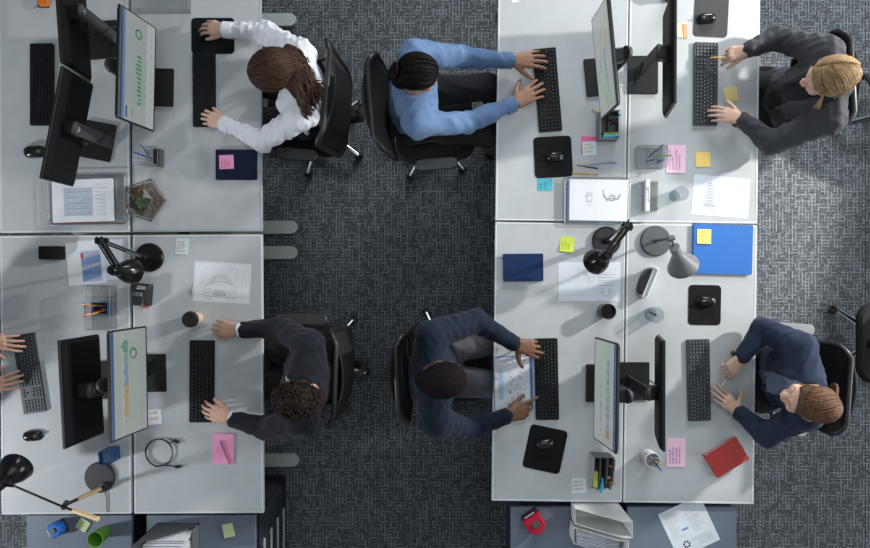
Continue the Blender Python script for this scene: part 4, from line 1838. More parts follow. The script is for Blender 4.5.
def build_keyboards():
    def k(label, x0, y0, x1, y1, rz, user, light=False, legend=None, Lp=None, Dp=None):
        c = P((x0 + x1) / 2, (y0 + y1) / 2, DZ)
        s = S(DZ + .015)
        keyboard(label, (c.x, c.y, DZ + .0005), (Lp or (y1 - y0)) * s, (Dp or (x1 - x0)) * s, math.radians(rz), user, light, legend)
    dim = mat('key_legend_dim', (.07, .11, .14), .6)
    k('black keyboard in the far upper left beside a dark monitor back', 31, 44, 55, 126, 0, -1)
    k('short black keyboard under the left hand of the woman in white', 193.7, 54, 216.2, 127.4, .4, 1)
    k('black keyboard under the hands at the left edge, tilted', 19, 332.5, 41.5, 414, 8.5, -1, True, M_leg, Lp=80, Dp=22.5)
    k('black keyboard under the left hand of the man in the suit', 190.5, 340, 215, 422, -.3, 1, False, dim)
    k('black keyboard under the hands of the woman in blue', 535, 49, 559, 132, 4.6, -1, False, dim, Lp=83.5, Dp=23)
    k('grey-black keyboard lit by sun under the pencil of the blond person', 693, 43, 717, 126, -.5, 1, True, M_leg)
    k('black keyboard beside the open binder of the man in navy', 534.8, 338, 557.8, 419.5, 1.2, -1, False, dim)
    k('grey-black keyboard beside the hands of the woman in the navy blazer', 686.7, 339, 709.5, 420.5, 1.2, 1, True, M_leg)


M_matp = mat('mouse_mat_black', (.009, .009, .010), .9, spec=.15, noise=.15, nscale=300)
M_matg = mat('mouse_mat_dark_grey', (.050, .047, .050), .85, noise=.12, nscale=120)
M_mouse = mat('mouse_black_gloss', (.012, .012, .014), .18)


def mouse_pad(label, cx, cy, w, d, rz, m=None, r=.022):
    s = S(DZ)
    c = P(cx, cy)
    bm = B()
    add_rbox(bm, (0, 0, .0015), (w * s, d * s, .003), r, .0008, n=6)
    o = obj('mouse_pad', bm, m or M_matp, None, loc=(c.x, c.y, DZ + .0004), rot=math.radians(rz))
    return tag(o, label, 'mouse pad', 'mouse pads')


def mouse(label, cx, cy, rz, z=DZ + .0038, L=.108, W=.062, H=.036):
    """local +x is the front of the mouse"""
    c = P(cx, cy, z)
    t = thing('computer_mouse', label, 'mouse', c, math.radians(rz), 'computer mice')
    nx, ny = 16, 14

    def shell(x0, x1, name, m, lift=0):
        bm = B()
        rings = []
        for i in range(nx + 1):
            u = x0 + (x1 - x0) * i / nx
            w = W / 2 * math.sqrt(max(0.0, 1 - abs(u) ** 2.6)) * (1 - .08 * math.cos(u * 3))
            h = H * (max(0, 1 - abs(u + .15) ** 2.4 * .62)) * math.sqrt(max(0.0, 1 - abs(u) ** 6)) + lift
            ring = []
            for j in range(ny + 1):
                a = PI * j / ny
                ring.append(bm.verts.new((u * L / 2, -w * math.cos(a), max(0.0005, h * math.sin(a) ** .75))))
            rings.append(ring)
        for a, b in zip(rings[:-1], rings[1:]):
            for j in range(ny):
                bm.faces.new((a[j], b[j], b[j + 1], a[j + 1]))
            bm.faces.new((a[0], a[ny], b[ny], b[0]))
        obj(name, bm, m, t, smooth='all')
    shell(-1, 1, 'shell', M_mouse)
    bm = B()
    add_lathe(bm, [(0, -.004), (.009, -.004), (.010, 0), (.009, .004), (0, .004)], 16, axis_matrix((L * .26, 0, H * .78), (0, 1, 0)))
    obj('scroll_wheel', bm, mat('wheel_grey', (.12, .12, .13), .4), t, smooth=True)
    return t


def build_pads():
    mouse_pad('black mouse pad under the right hand of the woman in white', 213, 36, 43, 36, 0)
    mouse('black mouse under the right hand of the woman in white', 206, 33, 180, L=.10, H=.028)
    mouse_pad('black mouse pad above a turquoise note near the woman in blue', 553, 157, 38, 41, 3, mat('mouse_mat_charcoal', (.013, .013, .014), .9, spec=.15, noise=.1))
    mouse('black mouse on the pad near the woman in blue', 555, 157, 0)
    mouse_pad('dark grey mouse pad cut by the top edge of the photo', 711, 15, 34, 44, -3, M_matg)
    mouse('glossy black mouse on the pad at the top edge', 706, 19, 185)
    mouse_pad('black mouse pad on the desk of the man in navy', 545, 449, 38, 44, -12)
    mouse('black mouse on the pad beside the binder reader', 545, 443, 10)
    mouse_pad('dark mouse pad below the bright blue folder', 704.5, 305, 32.5, 40, -1, mat('mouse_mat_aubergine', (.012, .010, .013), .9, spec=.15, noise=.1))
    mouse('black mouse on the pad below the blue folder', 706, 301, 178)
    mouse('black mouse lying bare near the left edge below the keyboard', 33.5, 435.5, 3, z=DZ + .0004)
    mouse('black mouse half hidden behind the angled monitor', 35.5, 152, 3, z=DZ + .0004, L=.125, W=.072)
# ------------------------------------------------------------------ paper goods
M_paper = mat('paper_white', (.80, .82, .86), .8, noise=.02, nscale=20)
M_paper2 = mat('paper_cool_and_shaded', (.70, .74, .80), .8, noise=.02, nscale=20)  # cooler, darker paper; on some sheets the tone stands in for shade
M_ink = mat('pencil_line_grey', (.20, .21, .24), .8)
M_inkl = mat('pencil_line_pale', (.48, .50, .54), .8)
M_inkd = mat('ink_black', (.03, .03, .04), .7)
M_inkp = mat('ink_purple', (.10, .03, .20), .7)
M_inko = mat('ink_orange', (.65, .16, .03), .7)
M_pinkn = mat('note_pink', (.95, .38, .60), .8, noise=.03)
M_pinkl = mat('note_pale_pink', (.95, .60, .75), .8, noise=.03)
M_pinkh = mat('note_hot_pink', (.85, .16, .36), .8)
M_yel = mat('note_yellow', (.98, .68, .20), .8, noise=.03)
M_yelp = mat('note_pale_yellow', (.85, .68, .30), .8, noise=.03)
M_lime = mat('note_lime', (.62, .75, .08), .8, noise=.03)
M_limep = mat('note_pale_green', (.58, .66, .38), .8, noise=.03)
M_turq = mat('note_turquoise', (.08, .46, .60), .8, noise=.03)
M_mint = mat('note_mint_white', (.62, .76, .76), .8, noise=.03)
M_peach = mat('note_peach', (.86, .58, .45), .8, noise=.03)
M_orng = mat('note_orange', (.78, .36, .19), .8)


def slab(bm, w, d, h, bend=None, n=10, z0=0.0):
    """thin sheet or pad with optional bend(x, y) lift"""
    top, bot = {}, {}
    for i in range(n + 1):
        for j in range(n + 1):
            x, y = (i / n - .5) * w, (j / n - .5) * d
            l = bend(x, y) if bend else 0
            bot[i, j] = bm.verts.new((x, y, z0 + l))
            top[i, j] = bm.verts.new((x, y, z0 + l + h))
    for i in range(n):
        for j in range(n):
            bm.faces.new((top[i, j], top[i + 1, j], top[i + 1, j + 1], top[i, j + 1]))
            bm.faces.new((bot[i, j], bot[i, j + 1], bot[i + 1, j + 1], bot[i + 1, j]))
    for i in range(n):
        for j, s in ((0, 1), (n, -1)):
            q = (bot[i, j], bot[i + 1, j], top[i + 1, j], top[i, j])
            bm.faces.new(q if s > 0 else q[::-1])
            q = (bot[j, i], top[j, i], top[j, i + 1], bot[j, i + 1])
            bm.faces.new(q if s > 0 else q[::-1])


def note(label, cx, cy, w, d, rz, m, lines=0, ink=None, z=DZ + .0004, h=.0012, group='sticky notes', vertical=False, seed=1, lw=.0016, curl=.006,
         pad=0, padm=None, name='sticky_note'):
    s = S(z)
    c = P(cx, cy, z)
    W, D = w * s, d * s
    bend = (lambda x, y: curl * max(0, (-(y / D) + .1)) ** 2 * 1.6) if curl else None
    t = thing(name, label, 'sticky note', c, math.radians(rz), group)
    if pad:
        bm = B()
        slab(bm, W, D, pad, None, 2)
        obj('pad', bm, padm or m, t)
    bm = B()
    slab(bm, W, D, h, bend, 8, z0=pad + (.0003 if pad else 0))
    sh = obj('sheet', bm, m, t, smooth=True)
    if lines:
        bm = B()
        r = random.Random(seed)
        zf = lambda x, y: pad + h + .0006 + (bend(x, y) if bend and not vertical else (bend(0, x) if bend else 0))
        if vertical:
            for k in range(lines):
                x = W * (-.34 + .68 * (k + .3) / lines)
                b2 = B()
                scribble(b2, -D * .38, D * r.uniform(.05, .36), 0, W * .45 / lines, lw, 0, r)
                for f in b2.faces:
                    vs = [bm.verts.new((x - v.co.y, v.co.x, pad + h + .0006 + (bend(x - v.co.y, v.co.x) if bend else 0))) for v in f.verts]
                    bm.faces.new(vs)
                b2.free()
        else:
            for k in range(lines):
                y = D * (.30 - .66 * k / max(1, lines - .4)) - D * .08
                scribble(bm, -W * .38, W * r.uniform(.15, .38), y, D * .45 / lines, lw, zf, r)
        obj('lettering', bm, ink or M_inkd, t)
    return t


def paper(label, cx, cy, w, d, rz, draw=None, z=DZ + .0004, h=.0006, m=None, bend=None, name='paper_sheet', group='paper sheets', cat='paper'):
    s = S(z)
    c = P(cx, cy, z)
    W, D = w * s, d * s
    t = thing(name, label, cat, c, math.radians(rz), group)
    bm = B()
    slab(bm, W, D, h, bend, 12)
    obj('sheet', bm, m or M_paper, t, smooth=bool(bend))
    if draw:
        zf = (lambda x, y: bend(x, y) + h + .0005) if bend else h + .0004
        draw(t, W, D, zf)
    return t


def lines_obj(t, segs, w, zf, m, name='drawing'):
    bm = B()
    for pts in segs:
        # subdivide long runs so that they follow a bent sheet
        out = []
        for a, b in zip(pts[:-1], pts[1:]):
            n = max(1, int(math.hypot(b[0] - a[0], b[1] - a[1]) / .012)) if callable(zf) else 1
            for i in range(n):
                out.append((a[0] + (b[0] - a[0]) * i / n, a[1] + (b[1] - a[1]) * i / n))
        out.append(pts[-1])
        add_ribbon(bm, out, w, zf)
    return obj(name, bm, m, t)


def draw_car(t, W, D, zf):
    """front view of a rounded machine in fine pencil, with dimension lines"""
    s = D
    cy = -D * .10
    cx = -W * .02
    A = [circle_pts(cx, cy + .05 * s, .26 * s, .24 * s, 10, 170, 20),
         circle_pts(cx, cy + .07 * s, .19 * s, .16 * s, 12, 168, 16),
         circle_pts(cx, cy - .08 * s, .40 * s, .20 * s, 0, 180, 24),
         [(cx - .40 * s, cy - .08 * s), (cx - .42 * s, cy - .26 * s), (cx + .42 * s, cy - .26 * s), (cx + .40 * s, cy - .08 * s)],
         circle_pts(cx - .29 * s, cy - .12 * s, .07 * s, .05 * s), circle_pts(cx + .29 * s, cy - .12 * s, .07 * s, .05 * s),
         [(cx - .16 * s, cy - .10 * s), (cx - .14 * s, cy - .22 * s), (cx + .14 * s, cy - .22 * s), (cx + .16 * s, cy - .10 * s), (cx - .16 * s, cy - .10 * s)],
         [(cx - .34 * s, cy - .26 * s), (cx - .34 * s, cy - .33 * s), (cx - .22 * s, cy - .33 * s), (cx - .22 * s, cy - .26 * s)],
         [(cx + .34 * s, cy - .26 * s), (cx + .34 * s, cy - .33 * s), (cx + .22 * s, cy - .33 * s), (cx + .22 * s, cy - .26 * s)]]
    for k in range(4):
        A.append([(cx - .15 * s, cy - (.12 + .028 * k) * s), (cx + .15 * s, cy - (.12 + .028 * k) * s)])
    lines_obj(t, A, .0016, zf, M_ink)
    G = [[(-W * .30, D * .36), (W * .26, D * .36)], [(-W * .30, D * .39), (-W * .30, D * .05)], [(W * .26, D * .39), (W * .26, D * .05)],
         [(-W * .36, -D * .20), (-W * .36, D * .25)], [(W * .36, -D * .40), (W * .36, D * .38)], [(W * .36, D * .3), (W * .46, D * .3)],
         [(W * .36, D * .2), (W * .46, D * .2)], [(W * .36, D * .1), (W * .46, D * .1)], [(W * .36, 0), (W * .46, 0)],
         [(-W * .48, -D * .47), (W * .48, -D * .47), (W * .48, D * .47), (-W * .48, D * .47), (-W * .48, -D * .47)]]
    lines_obj(t, G, .0012, zf, M_inkl)


def draw_bolt(t, W, D, zf):
    cx = -W * .20
    A = []
    for k, (w, h) in enumerate(((.08, .05), (.12, .04), (.17, .05), (.14, .05), (.19, .05), (.12, .06), (.20, .05), (.20, .05))):
        y = D * .28 - D * .075 * k
        A.append(circle_pts(cx, y, w * W * .5, h * D * .6, 0, 360, 14))
    A += [[(cx - .13 * W, D * .12), (cx - .18 * W, -D * .02)], [(cx + .13 * W, D * .12), (cx + .18 * W, -D * .02)],
          [(cx - .14 * W, -D * .25), (cx + .14 * W, -D * .25)], [(cx - .13 * W, -D * .34), (cx + .13 * W, -D * .34)]]
    lines_obj(t, A, .0018, zf, M_ink)
    G = [[(W * .08, D * (.3 - .05 * k)), (W * (.36 if k % 2 else .30), D * (.3 - .05 * k))] for k in range(12)] + \
        [[(W * .22, -D * .38), (W * .44, -D * .38)], [(cx, D * .42), (cx, -D * .42)]]
    lines_obj(t, G, .0010, zf, M_inkl)


def draw_plan(t, W, D, zf):
    A = [[(W * .14, D * .18), (W * .40, D * .18), (W * .40, D * .02), (W * .14, D * .02), (W * .14, D * .18)],
         [(W * .14, D * .10), (W * .40, D * .10)], [(W * .14, -D * .02), (W * .40, -D * .02), (W * .40, -D * .10), (W * .14, -D * .10), (W * .14, -D * .02)],
         circle_pts(W * .20, -D * .24, .018 * W * 2, .05 * D), circle_pts(W * .34, -D * .24, .018 * W * 2, .05 * D),
         [(W * .20, -D * .19), (W * .24, -D * .40)], [(W * .34, -D * .19), (W * .28, -D * .40)]]
    lines_obj(t, A, .0016, zf, M_ink)
    G = [circle_pts(-W * .18, -D * .02, .16 * W, .34 * D, -90, 90, 16), circle_pts(-W * .18, -D * .02, .19 * W, .22 * D, -70, 70, 14),
         [(-W * .18, D * .36), (-W * .18, -D * .38)], [(-W * .40, -D * .36), (W * .44, -D * .36)], [(-W * .44, D * .40), (-W * .44, -D * .42)],
         [(-W * .36, D * .2), (-W * .3, D * .1), (-W * .34, -D * .1)], [(W * .06, D * .3), (W * .06, -D * .3)]]
    lines_obj(t, G, .0011, zf, M_inkl)
    lines_obj(t, [[(-W * .05, D * .40), (W * .03, D * .40)]], .004, zf, M_ink, 'title_text')


def draw_tray(t, W, D, zf):
    A = [[(-W * .22, D * .16), (-W * .16, D * .20), (-W * .10, D * .18)], circle_pts(-W * .16, D * .06, .05 * W, .10 * D, 20, 340, 12), [(-W * .24, D * .10), (-W * .10, D * .10)],
         [(-W * .22, -D * .02), (-W * .12, -D * .06), (-W * .2, -D * .12), (-W * .10, -D * .14)]]
    lines_obj(t, A, .0016, zf, M_ink)
    A = [circle_pts(W * .22, D * .16, .14 * W, .16 * D, 190, 350, 14), [(W * .07, D * .26), (W * .10, D * .10), (W * .16, -D * .02)], [(W * .14, D * .06), (W * .34, D * .02), (W * .38, D * .16)],
         circle_pts(W * .24, D * .06, .06 * W, .07 * D, 0, 300, 10), [(W * .30, D * .02), (W * .20, D * .14)]]
    lines_obj(t, A, .0024, zf, M_ink, 'sketch')


def draw_table(t, W, D, zf):
    bm = B()
    add_rect(bm, -W * .30, -D * .36, W * .16, D * .30, zf)
    obj('printed_table', bm, mat('print_blue_grey', (.48, .53, .66), .8), t)
    G = [[(-W * .30, D * (.30 - .066 * k)), (W * .16, D * (.30 - .066 * k))] for k in range(11)] + [[(W * (-.30 + .115 * k), -D * .36), (W * (-.30 + .115 * k), D * .30)] for k in range(5)]
    lines_obj(t, G, .0014, zf + .0003, M_paper, 'table_line')
    bm = B()
    r = random.Random(2)
    for k in range(9):
        scribble(bm, W * .22, W * r.uniform(.32, .42), D * (.36 - .088 * k), D * .03, .0012, zf, r)
    for k in range(5):
        scribble(bm, -W * .26, W * .12, D * (.2 - .13 * k), D * .02, .0012, zf + .0005, r)
    obj('lettering', bm, M_ink, t)


def draw_form(t, W, D, zf):
    r = random.Random(5)
    bm = B()
    for k in range(16):
        y = D * (.40 - .035 * k)
        add_rect(bm, -W * .42, y, -W * .42 + W * r.uniform(.12, .30), y + D * .010, zf)
        if k % 2 == 0 or k > 5:
            add_rect(bm, W * .06, y, W * .06 + W * r.uniform(.15, .34), y + D * .010, zf)
    for k in range(9):
        y = -D * (.24 + .022 * k)
        add_rect(bm, -W * .05 + (W * .1 if k > 3 else 0), y, W * .40, y + D * .007, zf)
    obj('printed_text', bm, M_inkl, t)
    lines_obj(t, [[(W * .04, D * .42), (W * .04, D * .02)], [(-W * .44, D * .44), (W * .42, D * .44)]], .0014, zf, M_inkl, 'rule_line')
    bm = B()
    add_rect(bm, -W * .16, -D * .02, -W * .02, D * .02, zf)
    obj('blue_mark', bm, mat('print_blue', (.10, .28, .55), .8), t)
    bm = B()
    for k in range(7):
        a = 2 * PI * k / 7
        x, y = -W * .20 + .016 * math.cos(a), -D * .30 + .016 * math.sin(a)
        pts = circle_pts(x, y, .006, .006, 0, 360, 8)[:-1]
        bm.faces.new([bm.verts.new((p[0], p[1], zf)) for p in pts])
    obj('round_emblem', bm, M_inkd, t)


def wavy_text(t, W, D, zf, m=M_inkd):
    pass


def wire(bm, pts, r=.0018, closed=False, n=6):
    add_tube(bm, pts, r, n=n, closed=closed)


def rounded_loop(w, d, z, r=.02):
    return [Vector((x, y, z)) for x, y in rounded_rect(w, d, r, 4)]


def letter_tray(label, cx, cy, w, d, rz, m, z=DZ + .0004, h=.022, tr=.0028, mesh_m=None):
    s = S(z)
    c = P(cx, cy, z)
    W, D = w * s, d * s
    t = thing('letter_tray', label, 'letter tray', c, math.radians(rz), 'letter trays')
    bm = B()
    wire(bm, rounded_loop(W, D, h, .018), tr, True)
    wire(bm, rounded_loop(W * .98, D * .97, .004, .014), tr * .8, True)
    for (x, y) in ((W / 2 * .99, D / 2 * .8), (W / 2 * .99, -D / 2 * .8), (-W / 2 * .99, D / 2 * .8), (-W / 2 * .99, -D / 2 * .8), (0, D / 2 * .99), (0, -D / 2 * .99)):
        wire(bm, [(x, y, h), (x * .985, y * .985, .004)], tr * .7)
    obj('wire_rim', bm, m, t, smooth='all')
    bm = B()
    add_rbox(bm, (0, 0, .0025), (W * .97, D * .96, .002), .014, .0005)
    obj('tray_base', bm, mesh_m or m, t)
    return t, c, W, D, h


def sheets_in(label, c, rz, W, D, z, n, m, draw=None, name='paper_sheet', group='paper sheets'):
    t = thing(name, label, 'paper', (c.x, c.y, z), math.radians(rz), group)
    bm = B()
    r = random.Random(int(W * 1e4))
    for i in range(n):
        a = r.uniform(-.012, .012)
        add_box(bm, (r.uniform(-.002, .002), r.uniform(-.002, .002), .0012 + i * .0022), (W, D, .0018), rz=a if i < n - 1 else 0)
    obj('sheet', bm, m, t)
    if draw:
        draw(t, W, D, n * .0022 + .0010)
    return t


# ------------------------------------------------------------------ small desk things
M_clear = glass('clear_plastic', (.94, .95, .95), .12, .08, .03)
M_smoke = glass('smoked_plastic', (.93, .94, .94), .12, .1, .05)
M_glass = glass('drinking_glass', (.86, .89, .90), .14, .03, .0)
M_wireb = mat('wire_black', (.03, .03, .03), .4, metal=.5)
M_wireg = mat('wire_grey', (.34, .35, .36), .35, metal=.7)
M_wood = mat('pale_beech_wood', (.80, .54, .28), .5, noise=.12, nscale=30)
M_lampb = mat('lamp_black_enamel', (.007, .007, .008), .22, spec=.35, coat=.15)
M_lampg = mat('lamp_grey_enamel', (.20, .205, .21), .42)
M_lampd = mat('lamp_base_grey', (.085, .095, .10), .5)
M_lampm = mat('lamp_base_matt_black', (.030, .031, .034), .55)


def pen_mats(c):
    return mat('pen_%02d%02d%02d' % tuple(int(v * 99) for v in c), c, .35)


def pen(label, a, b, col, tipc=(.6, .6, .6), r=.0042, name='pen', cat='pen', group='pens and pencils', cap=True):
    """a writing tip end, b tail end, world points"""
    a, b = Vector(a), Vector(b)
    L = (b - a).length
    d = (b - a).normalized()
    t = thing(name, label, cat, (a.x, a.y, a.z), 0, group)
    bm = B()
    add_tube(bm, [d * L * .10, d * L * .97, d * L], [r * .8, r, r * .75], n=8)
    obj('barrel', bm, pen_mats(col), t, smooth=True)
    bm = B()
    add_tube(bm, [V(0, 0, 0), d * L * .04, d * L * .11], [r * .2, r * .5, r * .8], n=8)
    obj('tip', bm, pen_mats(tipc), t, smooth=True)
    if cap:
        bm = B()
        x, y = frame_from(d)
        up = x if abs(x.z) > abs(y.z) else y
        if up.z < 0:
            up = -up
        add_tube(bm, [d * L * .97 + up * r * .9, d * L * .70 + up * r * 1.35], r * .30, n=6)
        obj('clip', bm, pen_mats(tipc), t, smooth=True)
    return t


def lying(label, x0, y0, x1, y1, col, tipc=(.6, .6, .6), z=DZ, **k):
    r = k.get('r', .0042)
    a, b = P(x0, y0, z + r * 1.05), P(x1, y1, z + r * 1.05)
    return pen(label, a, b, col, tipc, **k)


def book(label, cx, cy, w, d, rz, cover, h=.018, name='notebook', cat='notebook', ribbon=None, pages=True, strap=None, z=DZ + .0004, spine=-1):
    s = S(z)
    c = P(cx, cy, z)
    W, D = w * s, d * s
    t = thing(name, label, cat, c, math.radians(rz), 'notebooks and folders')
    bm = B()
    add_rbox(bm, (0, 0, .0012), (W, D, .0024), .006, .0005)
    add_rbox(bm, (0, 0, h - .0012), (W, D, .0024), .006, .0008)
    add_box(bm, (spine * (W / 2 - .002), 0, h / 2), (.004, D - .004, h - .001), bevel=.0015)
    obj('cover', bm, cover, t)
    bm = B()
    add_box(bm, (spine * -.001, 0, h / 2), (W - .010, D - .008, h - .005))
    obj('page_block', bm, M_paper, t)
    if ribbon:
        bm = B()
        add_ribbon(bm, ribbon[1], .005, ribbon[2] if len(ribbon) > 2 else .003)
        g = bmesh.ops.extrude_face_region(bm, geom=bm.faces[:])
        bmesh.ops.translate(bm, vec=(0, 0, .0008), verts=[v for v in g['geom'] if isinstance(v, bmesh.types.BMVert)])
        obj('ribbon', bm, ribbon[0], t)
    if strap:
        bm = B()
        add_box(bm, (strap[1] * W, 0, h + .0006), (.007, D, .0012))
        obj('elastic_strap', bm, strap[0], t)
    return t, W, D, h


def tumbler(label, cx, cy, r0, r1, h, m, z=DZ + .0004, name='drinking_glass', cat='glass', wall=.0025, n=28, rz=0):
    c = P(cx, cy, z)
    t = thing(name, label, cat, c)
    bm = B()
    add_lathe(bm, [(0, 0), (r0 * .95, 0), (r0, .004), (r1, h), (r1 - wall, h), (r0 - wall, .007), (0, .007)], n)
    obj('vessel', bm, m, t, smooth=True)
    return t


def adj_lamp_base(t, m, r, h=.016, post=None):
    bm = B()
    add_lathe(bm, [(0, 0), (r, 0), (r + .001, h * .5), (r - .006, h), (0, h + .001)], 44)
    return obj('lamp_base', bm, m, t, smooth=True)


def bell(bm, apex, axis, R, L, n=36, neck=.018):
    """open lamp shade from its apex along axis"""
    prof = [(0, 0), (neck, 0), (neck, L * .18), (neck + (R - neck) * .45, L * .36), (neck + (R - neck) * .85, L * .70), (R, L), (R - .003, L),
            (neck + (R - neck) * .80, L * .70), (neck + (R - neck) * .38, L * .40), (0, L * .34)]
    add_lathe(bm, prof, n, axis_matrix(apex, axis))


def build_lamps():
    # black spring-arm lamps
    def spring_lamp(label, base, elbow, ez, head, hz, aim):
        c = P(*base)
        t = thing('desk_lamp', label, 'desk lamp', (c.x, c.y, DZ + .0005), 0, 'desk lamps')
        L = lambda px, py, z: P(px, py, z) - Vector((c.x, c.y, DZ + .0005))
        adj_lamp_base(t, M_lampb, .078, .020)
        e = L(*elbow, ez)
        h = L(*head, hz)
        piv = V(0, 0, .075)
        bm = B()
        add_lathe(bm, [(0, .018), (.020, .018), (.016, .05), (.014, .07), (0, .075)], 20)
        add_box(bm, (0, 0, .075), (.034, .030, .036), bevel=.006)
        obj('pivot', bm, M_lampb, t, smooth=True)
        d = (h - e).normalized()
        sd_ = Vector((-d.y, d.x, 0)).normalized()
        bm = B()
        for s in (-1, 1):
            add_tube(bm, [piv + sd_ * .013 * s, e + sd_ * .013 * s], .0055, n=8)
        lo = obj('lower_arm', bm, M_lampb, t, smooth=True)
        bm = B()
        n = 90
        dd = e - piv
        x, y = frame_from(dd)
        add_tube(bm, [piv + dd * (.08 + .34 * i / n) + x * .008 * math.cos(i * 1.05) + y * .008 * math.sin(i * 1.05) for i in range(n)], .0014, n=5)
        obj('spring', bm, M_steel, lo, smooth='all')
        bm = B()
        for s in (-1, 1):
            add_tube(bm, [e + sd_ * .011 * s - d * .03, h + V(0, 0, .045) + sd_ * .011 * s], .005, n=8)
            add_tube(bm, [e + sd_ * .011 * s + V(0, 0, .03), h + V(0, 0, .072) + sd_ * .011 * s], .004, n=8)
        up = obj('upper_arm', bm, M_lampb, t, smooth=True)
        bm = B()
        ee = e + d * .04
        ff = e + d * .13
        x, y = frame_from(d)
        add_tube(bm, [ee + (ff - ee) * i / 60 + x * .007 * math.cos(i * 1.1) + y * .007 * math.sin(i * 1.1) + V(0, 0, .012) for i in range(60)], .0014, n=5)
        obj('spring', bm, mat('copper_spring', (.55, .33, .22), .3, metal=1), up, smooth='all')
        bm = B()
        add_box(bm, e + V(0, 0, .01), (.040, .034, .05), bevel=.008)
        for s in (-1, 1):
            add_lathe(bm, [(0, -.006), (.013, -.006), (.014, 0), (.013, .006), (0, .006)], 14, axis_matrix(e + sd_ * .022 * s, sd_))
        obj('elbow_joint', bm, M_lampb, t, smooth=True)
        bm = B()
        a = Vector(aim).normalized()
        bell(bm, h - a * .060, a, .067, .115, neck=.027)
        sh = obj('lamp_shade', bm, M_lampb, t, smooth=True)
        bm = B()
        add_lathe(bm, [(0, -.012), (.022, -.012), (.027, 0), (.030, .045), (.026, .05), (0, .05)], 22, axis_matrix(h - a * .085, a))
        add_tube(bm, [h + V(0, 0, .058) - d * .01, h - a * .075], .010, n=8)
        obj('socket', bm, M_lampb, sh, smooth=True)
        bm = B()
        bmesh.ops.create_uvsphere(bm, u_segments=14, v_segments=10, radius=.026)
        bmesh.ops.translate(bm, vec=h + a * .02, verts=bm.verts[:])
        obj('bulb', bm, mat('bulb_frosted', (.8, .8, .78), .4), sh, smooth='all')
        return t
    spring_lamp('black spring-arm desk lamp above the blue printed brochure', (150, 257.5), (102, 241), 1.16, (125, 271), .97, (.25, -.05, -1))
    spring_lamp('black spring-arm desk lamp beside the clear tray of sketches', (606, 241), (627, 226), 1.14, (600, 259), .98, (-.2, -.25, -1))
    # grey lamp with a cone shade
    c = P(655, 241)
    t = thing('desk_lamp', 'grey desk lamp with a cone shade beside the blue folder', 'desk lamp', (c.x, c.y, DZ + .0005), 0, 'desk lamps')
    L = lambda px, py, z: P(px, py, z) - Vector((c.x, c.y, DZ + .0005))
    adj_lamp_base(t, M_lampd, .083, .020)
    top = L(671, 238.5, 1.02)
    bm = B()
    add_tube(bm, [V(-.005, 0, .018), V(-.005, 0, .05), top], [.011, .008, .0065], n=12)
    obj('post', bm, M_lampd, t, smooth=True)
    bm = B()
    add_lathe(bm, [(0, -.016), (.014, -.016), (.015, 0), (.014, .016), (0, .016)], 16, axis_matrix(top, (1, .3, 0)))
    ap = L(676, 251, .985)
    add_tube(bm, [top, ap], .006, n=10)
    obj('joint', bm, M_lampd, t, smooth=True)
    rim = L(683, 266, .90)
    ax = (rim - ap).normalized()
    bm = B()
    add_lathe(bm, [(0, -.035), (.026, -.035), (.027, .03), (0, .032)], 26, axis_matrix(ap, ax))
    so = obj('socket', bm, M_lampg, t, smooth=True)
    bm = B()
    ll = (rim - ap).length
    add_lathe(bm, [(.024, .024), (.080, ll), (.078, ll + .001), (.022, .028)], 44, axis_matrix(ap, ax))
    sh = obj('lamp_shade', bm, mat('lamp_grey_enamel_inside', (.155, .16, .165), .38), t, smooth=True)
    bm = B()
    bmesh.ops.create_uvsphere(bm, u_segments=14, v_segments=10, radius=.024)
    bmesh.ops.translate(bm, vec=ap + ax * (ll * .62), verts=bm.verts[:])
    obj('bulb', bm, mat('bulb_frosted', (.8, .8, .78), .4), sh, smooth='all')
    # lamp with pale wooden arms
    c = P(100.5, 477)
    t = thing('desk_lamp', 'black desk lamp with pale wooden arms and a round base', 'desk lamp', (c.x, c.y, DZ + .0005), 0, 'desk lamps')
    L = lambda px, py, z: P(px, py, z) - Vector((c.x, c.y, DZ + .0005))
    adj_lamp_base(t, M_lampm, .083, .014)
    p0 = L(104, 487, .76)
    j = L(65, 505, 1.09)
    m1 = p0 + (j - p0) * .12
    m2 = p0 + (j - p0) * .72
    bm = B()
    add_lathe(bm, [(0, .012), (.026, .012), (.022, .03), (0, .034)], 20, Matrix.Translation((p0.x, p0.y, 0)))
    add_tube(bm, [p0 + V(0, 0, -.005), m1], .010, n=10)
    add_lathe(bm, [(0, -.022), (.011, -.022), (.011, .022), (0, .022)], 14, axis_matrix(p0 + V(0, 0, .018), (1, .6, 0)))
    obj('pivot', bm, M_lampm, t, smooth=True)
    bm = B()
    add_tube(bm, [m1, m2], .011, n=14)
    lo = obj('lower_arm', bm, M_wood, t, smooth=True, label='pale wooden arm')
    bm = B()
    add_tube(bm, [m2, j], .0085, n=10)
    add_lathe(bm, [(0, -.02), (.012, -.02), (.013, 0), (.012, .02), (0, .02)], 14, axis_matrix(j, (.5, .85, 0)))
    obj('joint', bm, M_lampm, t, smooth=True)
    w0 = L(98, 519, 1.17)
    w1 = L(73.5, 510.5, 1.12)
    h1 = L(14, 486, 1.06)
    bm = B()
    add_tube(bm, [w0, w1], .011, n=14)
    obj('counterweight', bm, M_wood, t, smooth=True, label='pale wooden arm end')
    bm = B()
    add_tube(bm, [w1, j + V(0, 0, .02), h1], .0055, n=10)
    obj('upper_arm', bm, M_lampb, t, smooth=True)
    hc = L(3, 482, 1.03)
    ax = Vector((-.02, .36, -.92)).normalized()
    bm = B()
    bell(bm, hc, ax, .082, .115, neck=.030)
    sh = obj('lamp_shade', bm, M_lampb, t, smooth=True)
    bm = B()
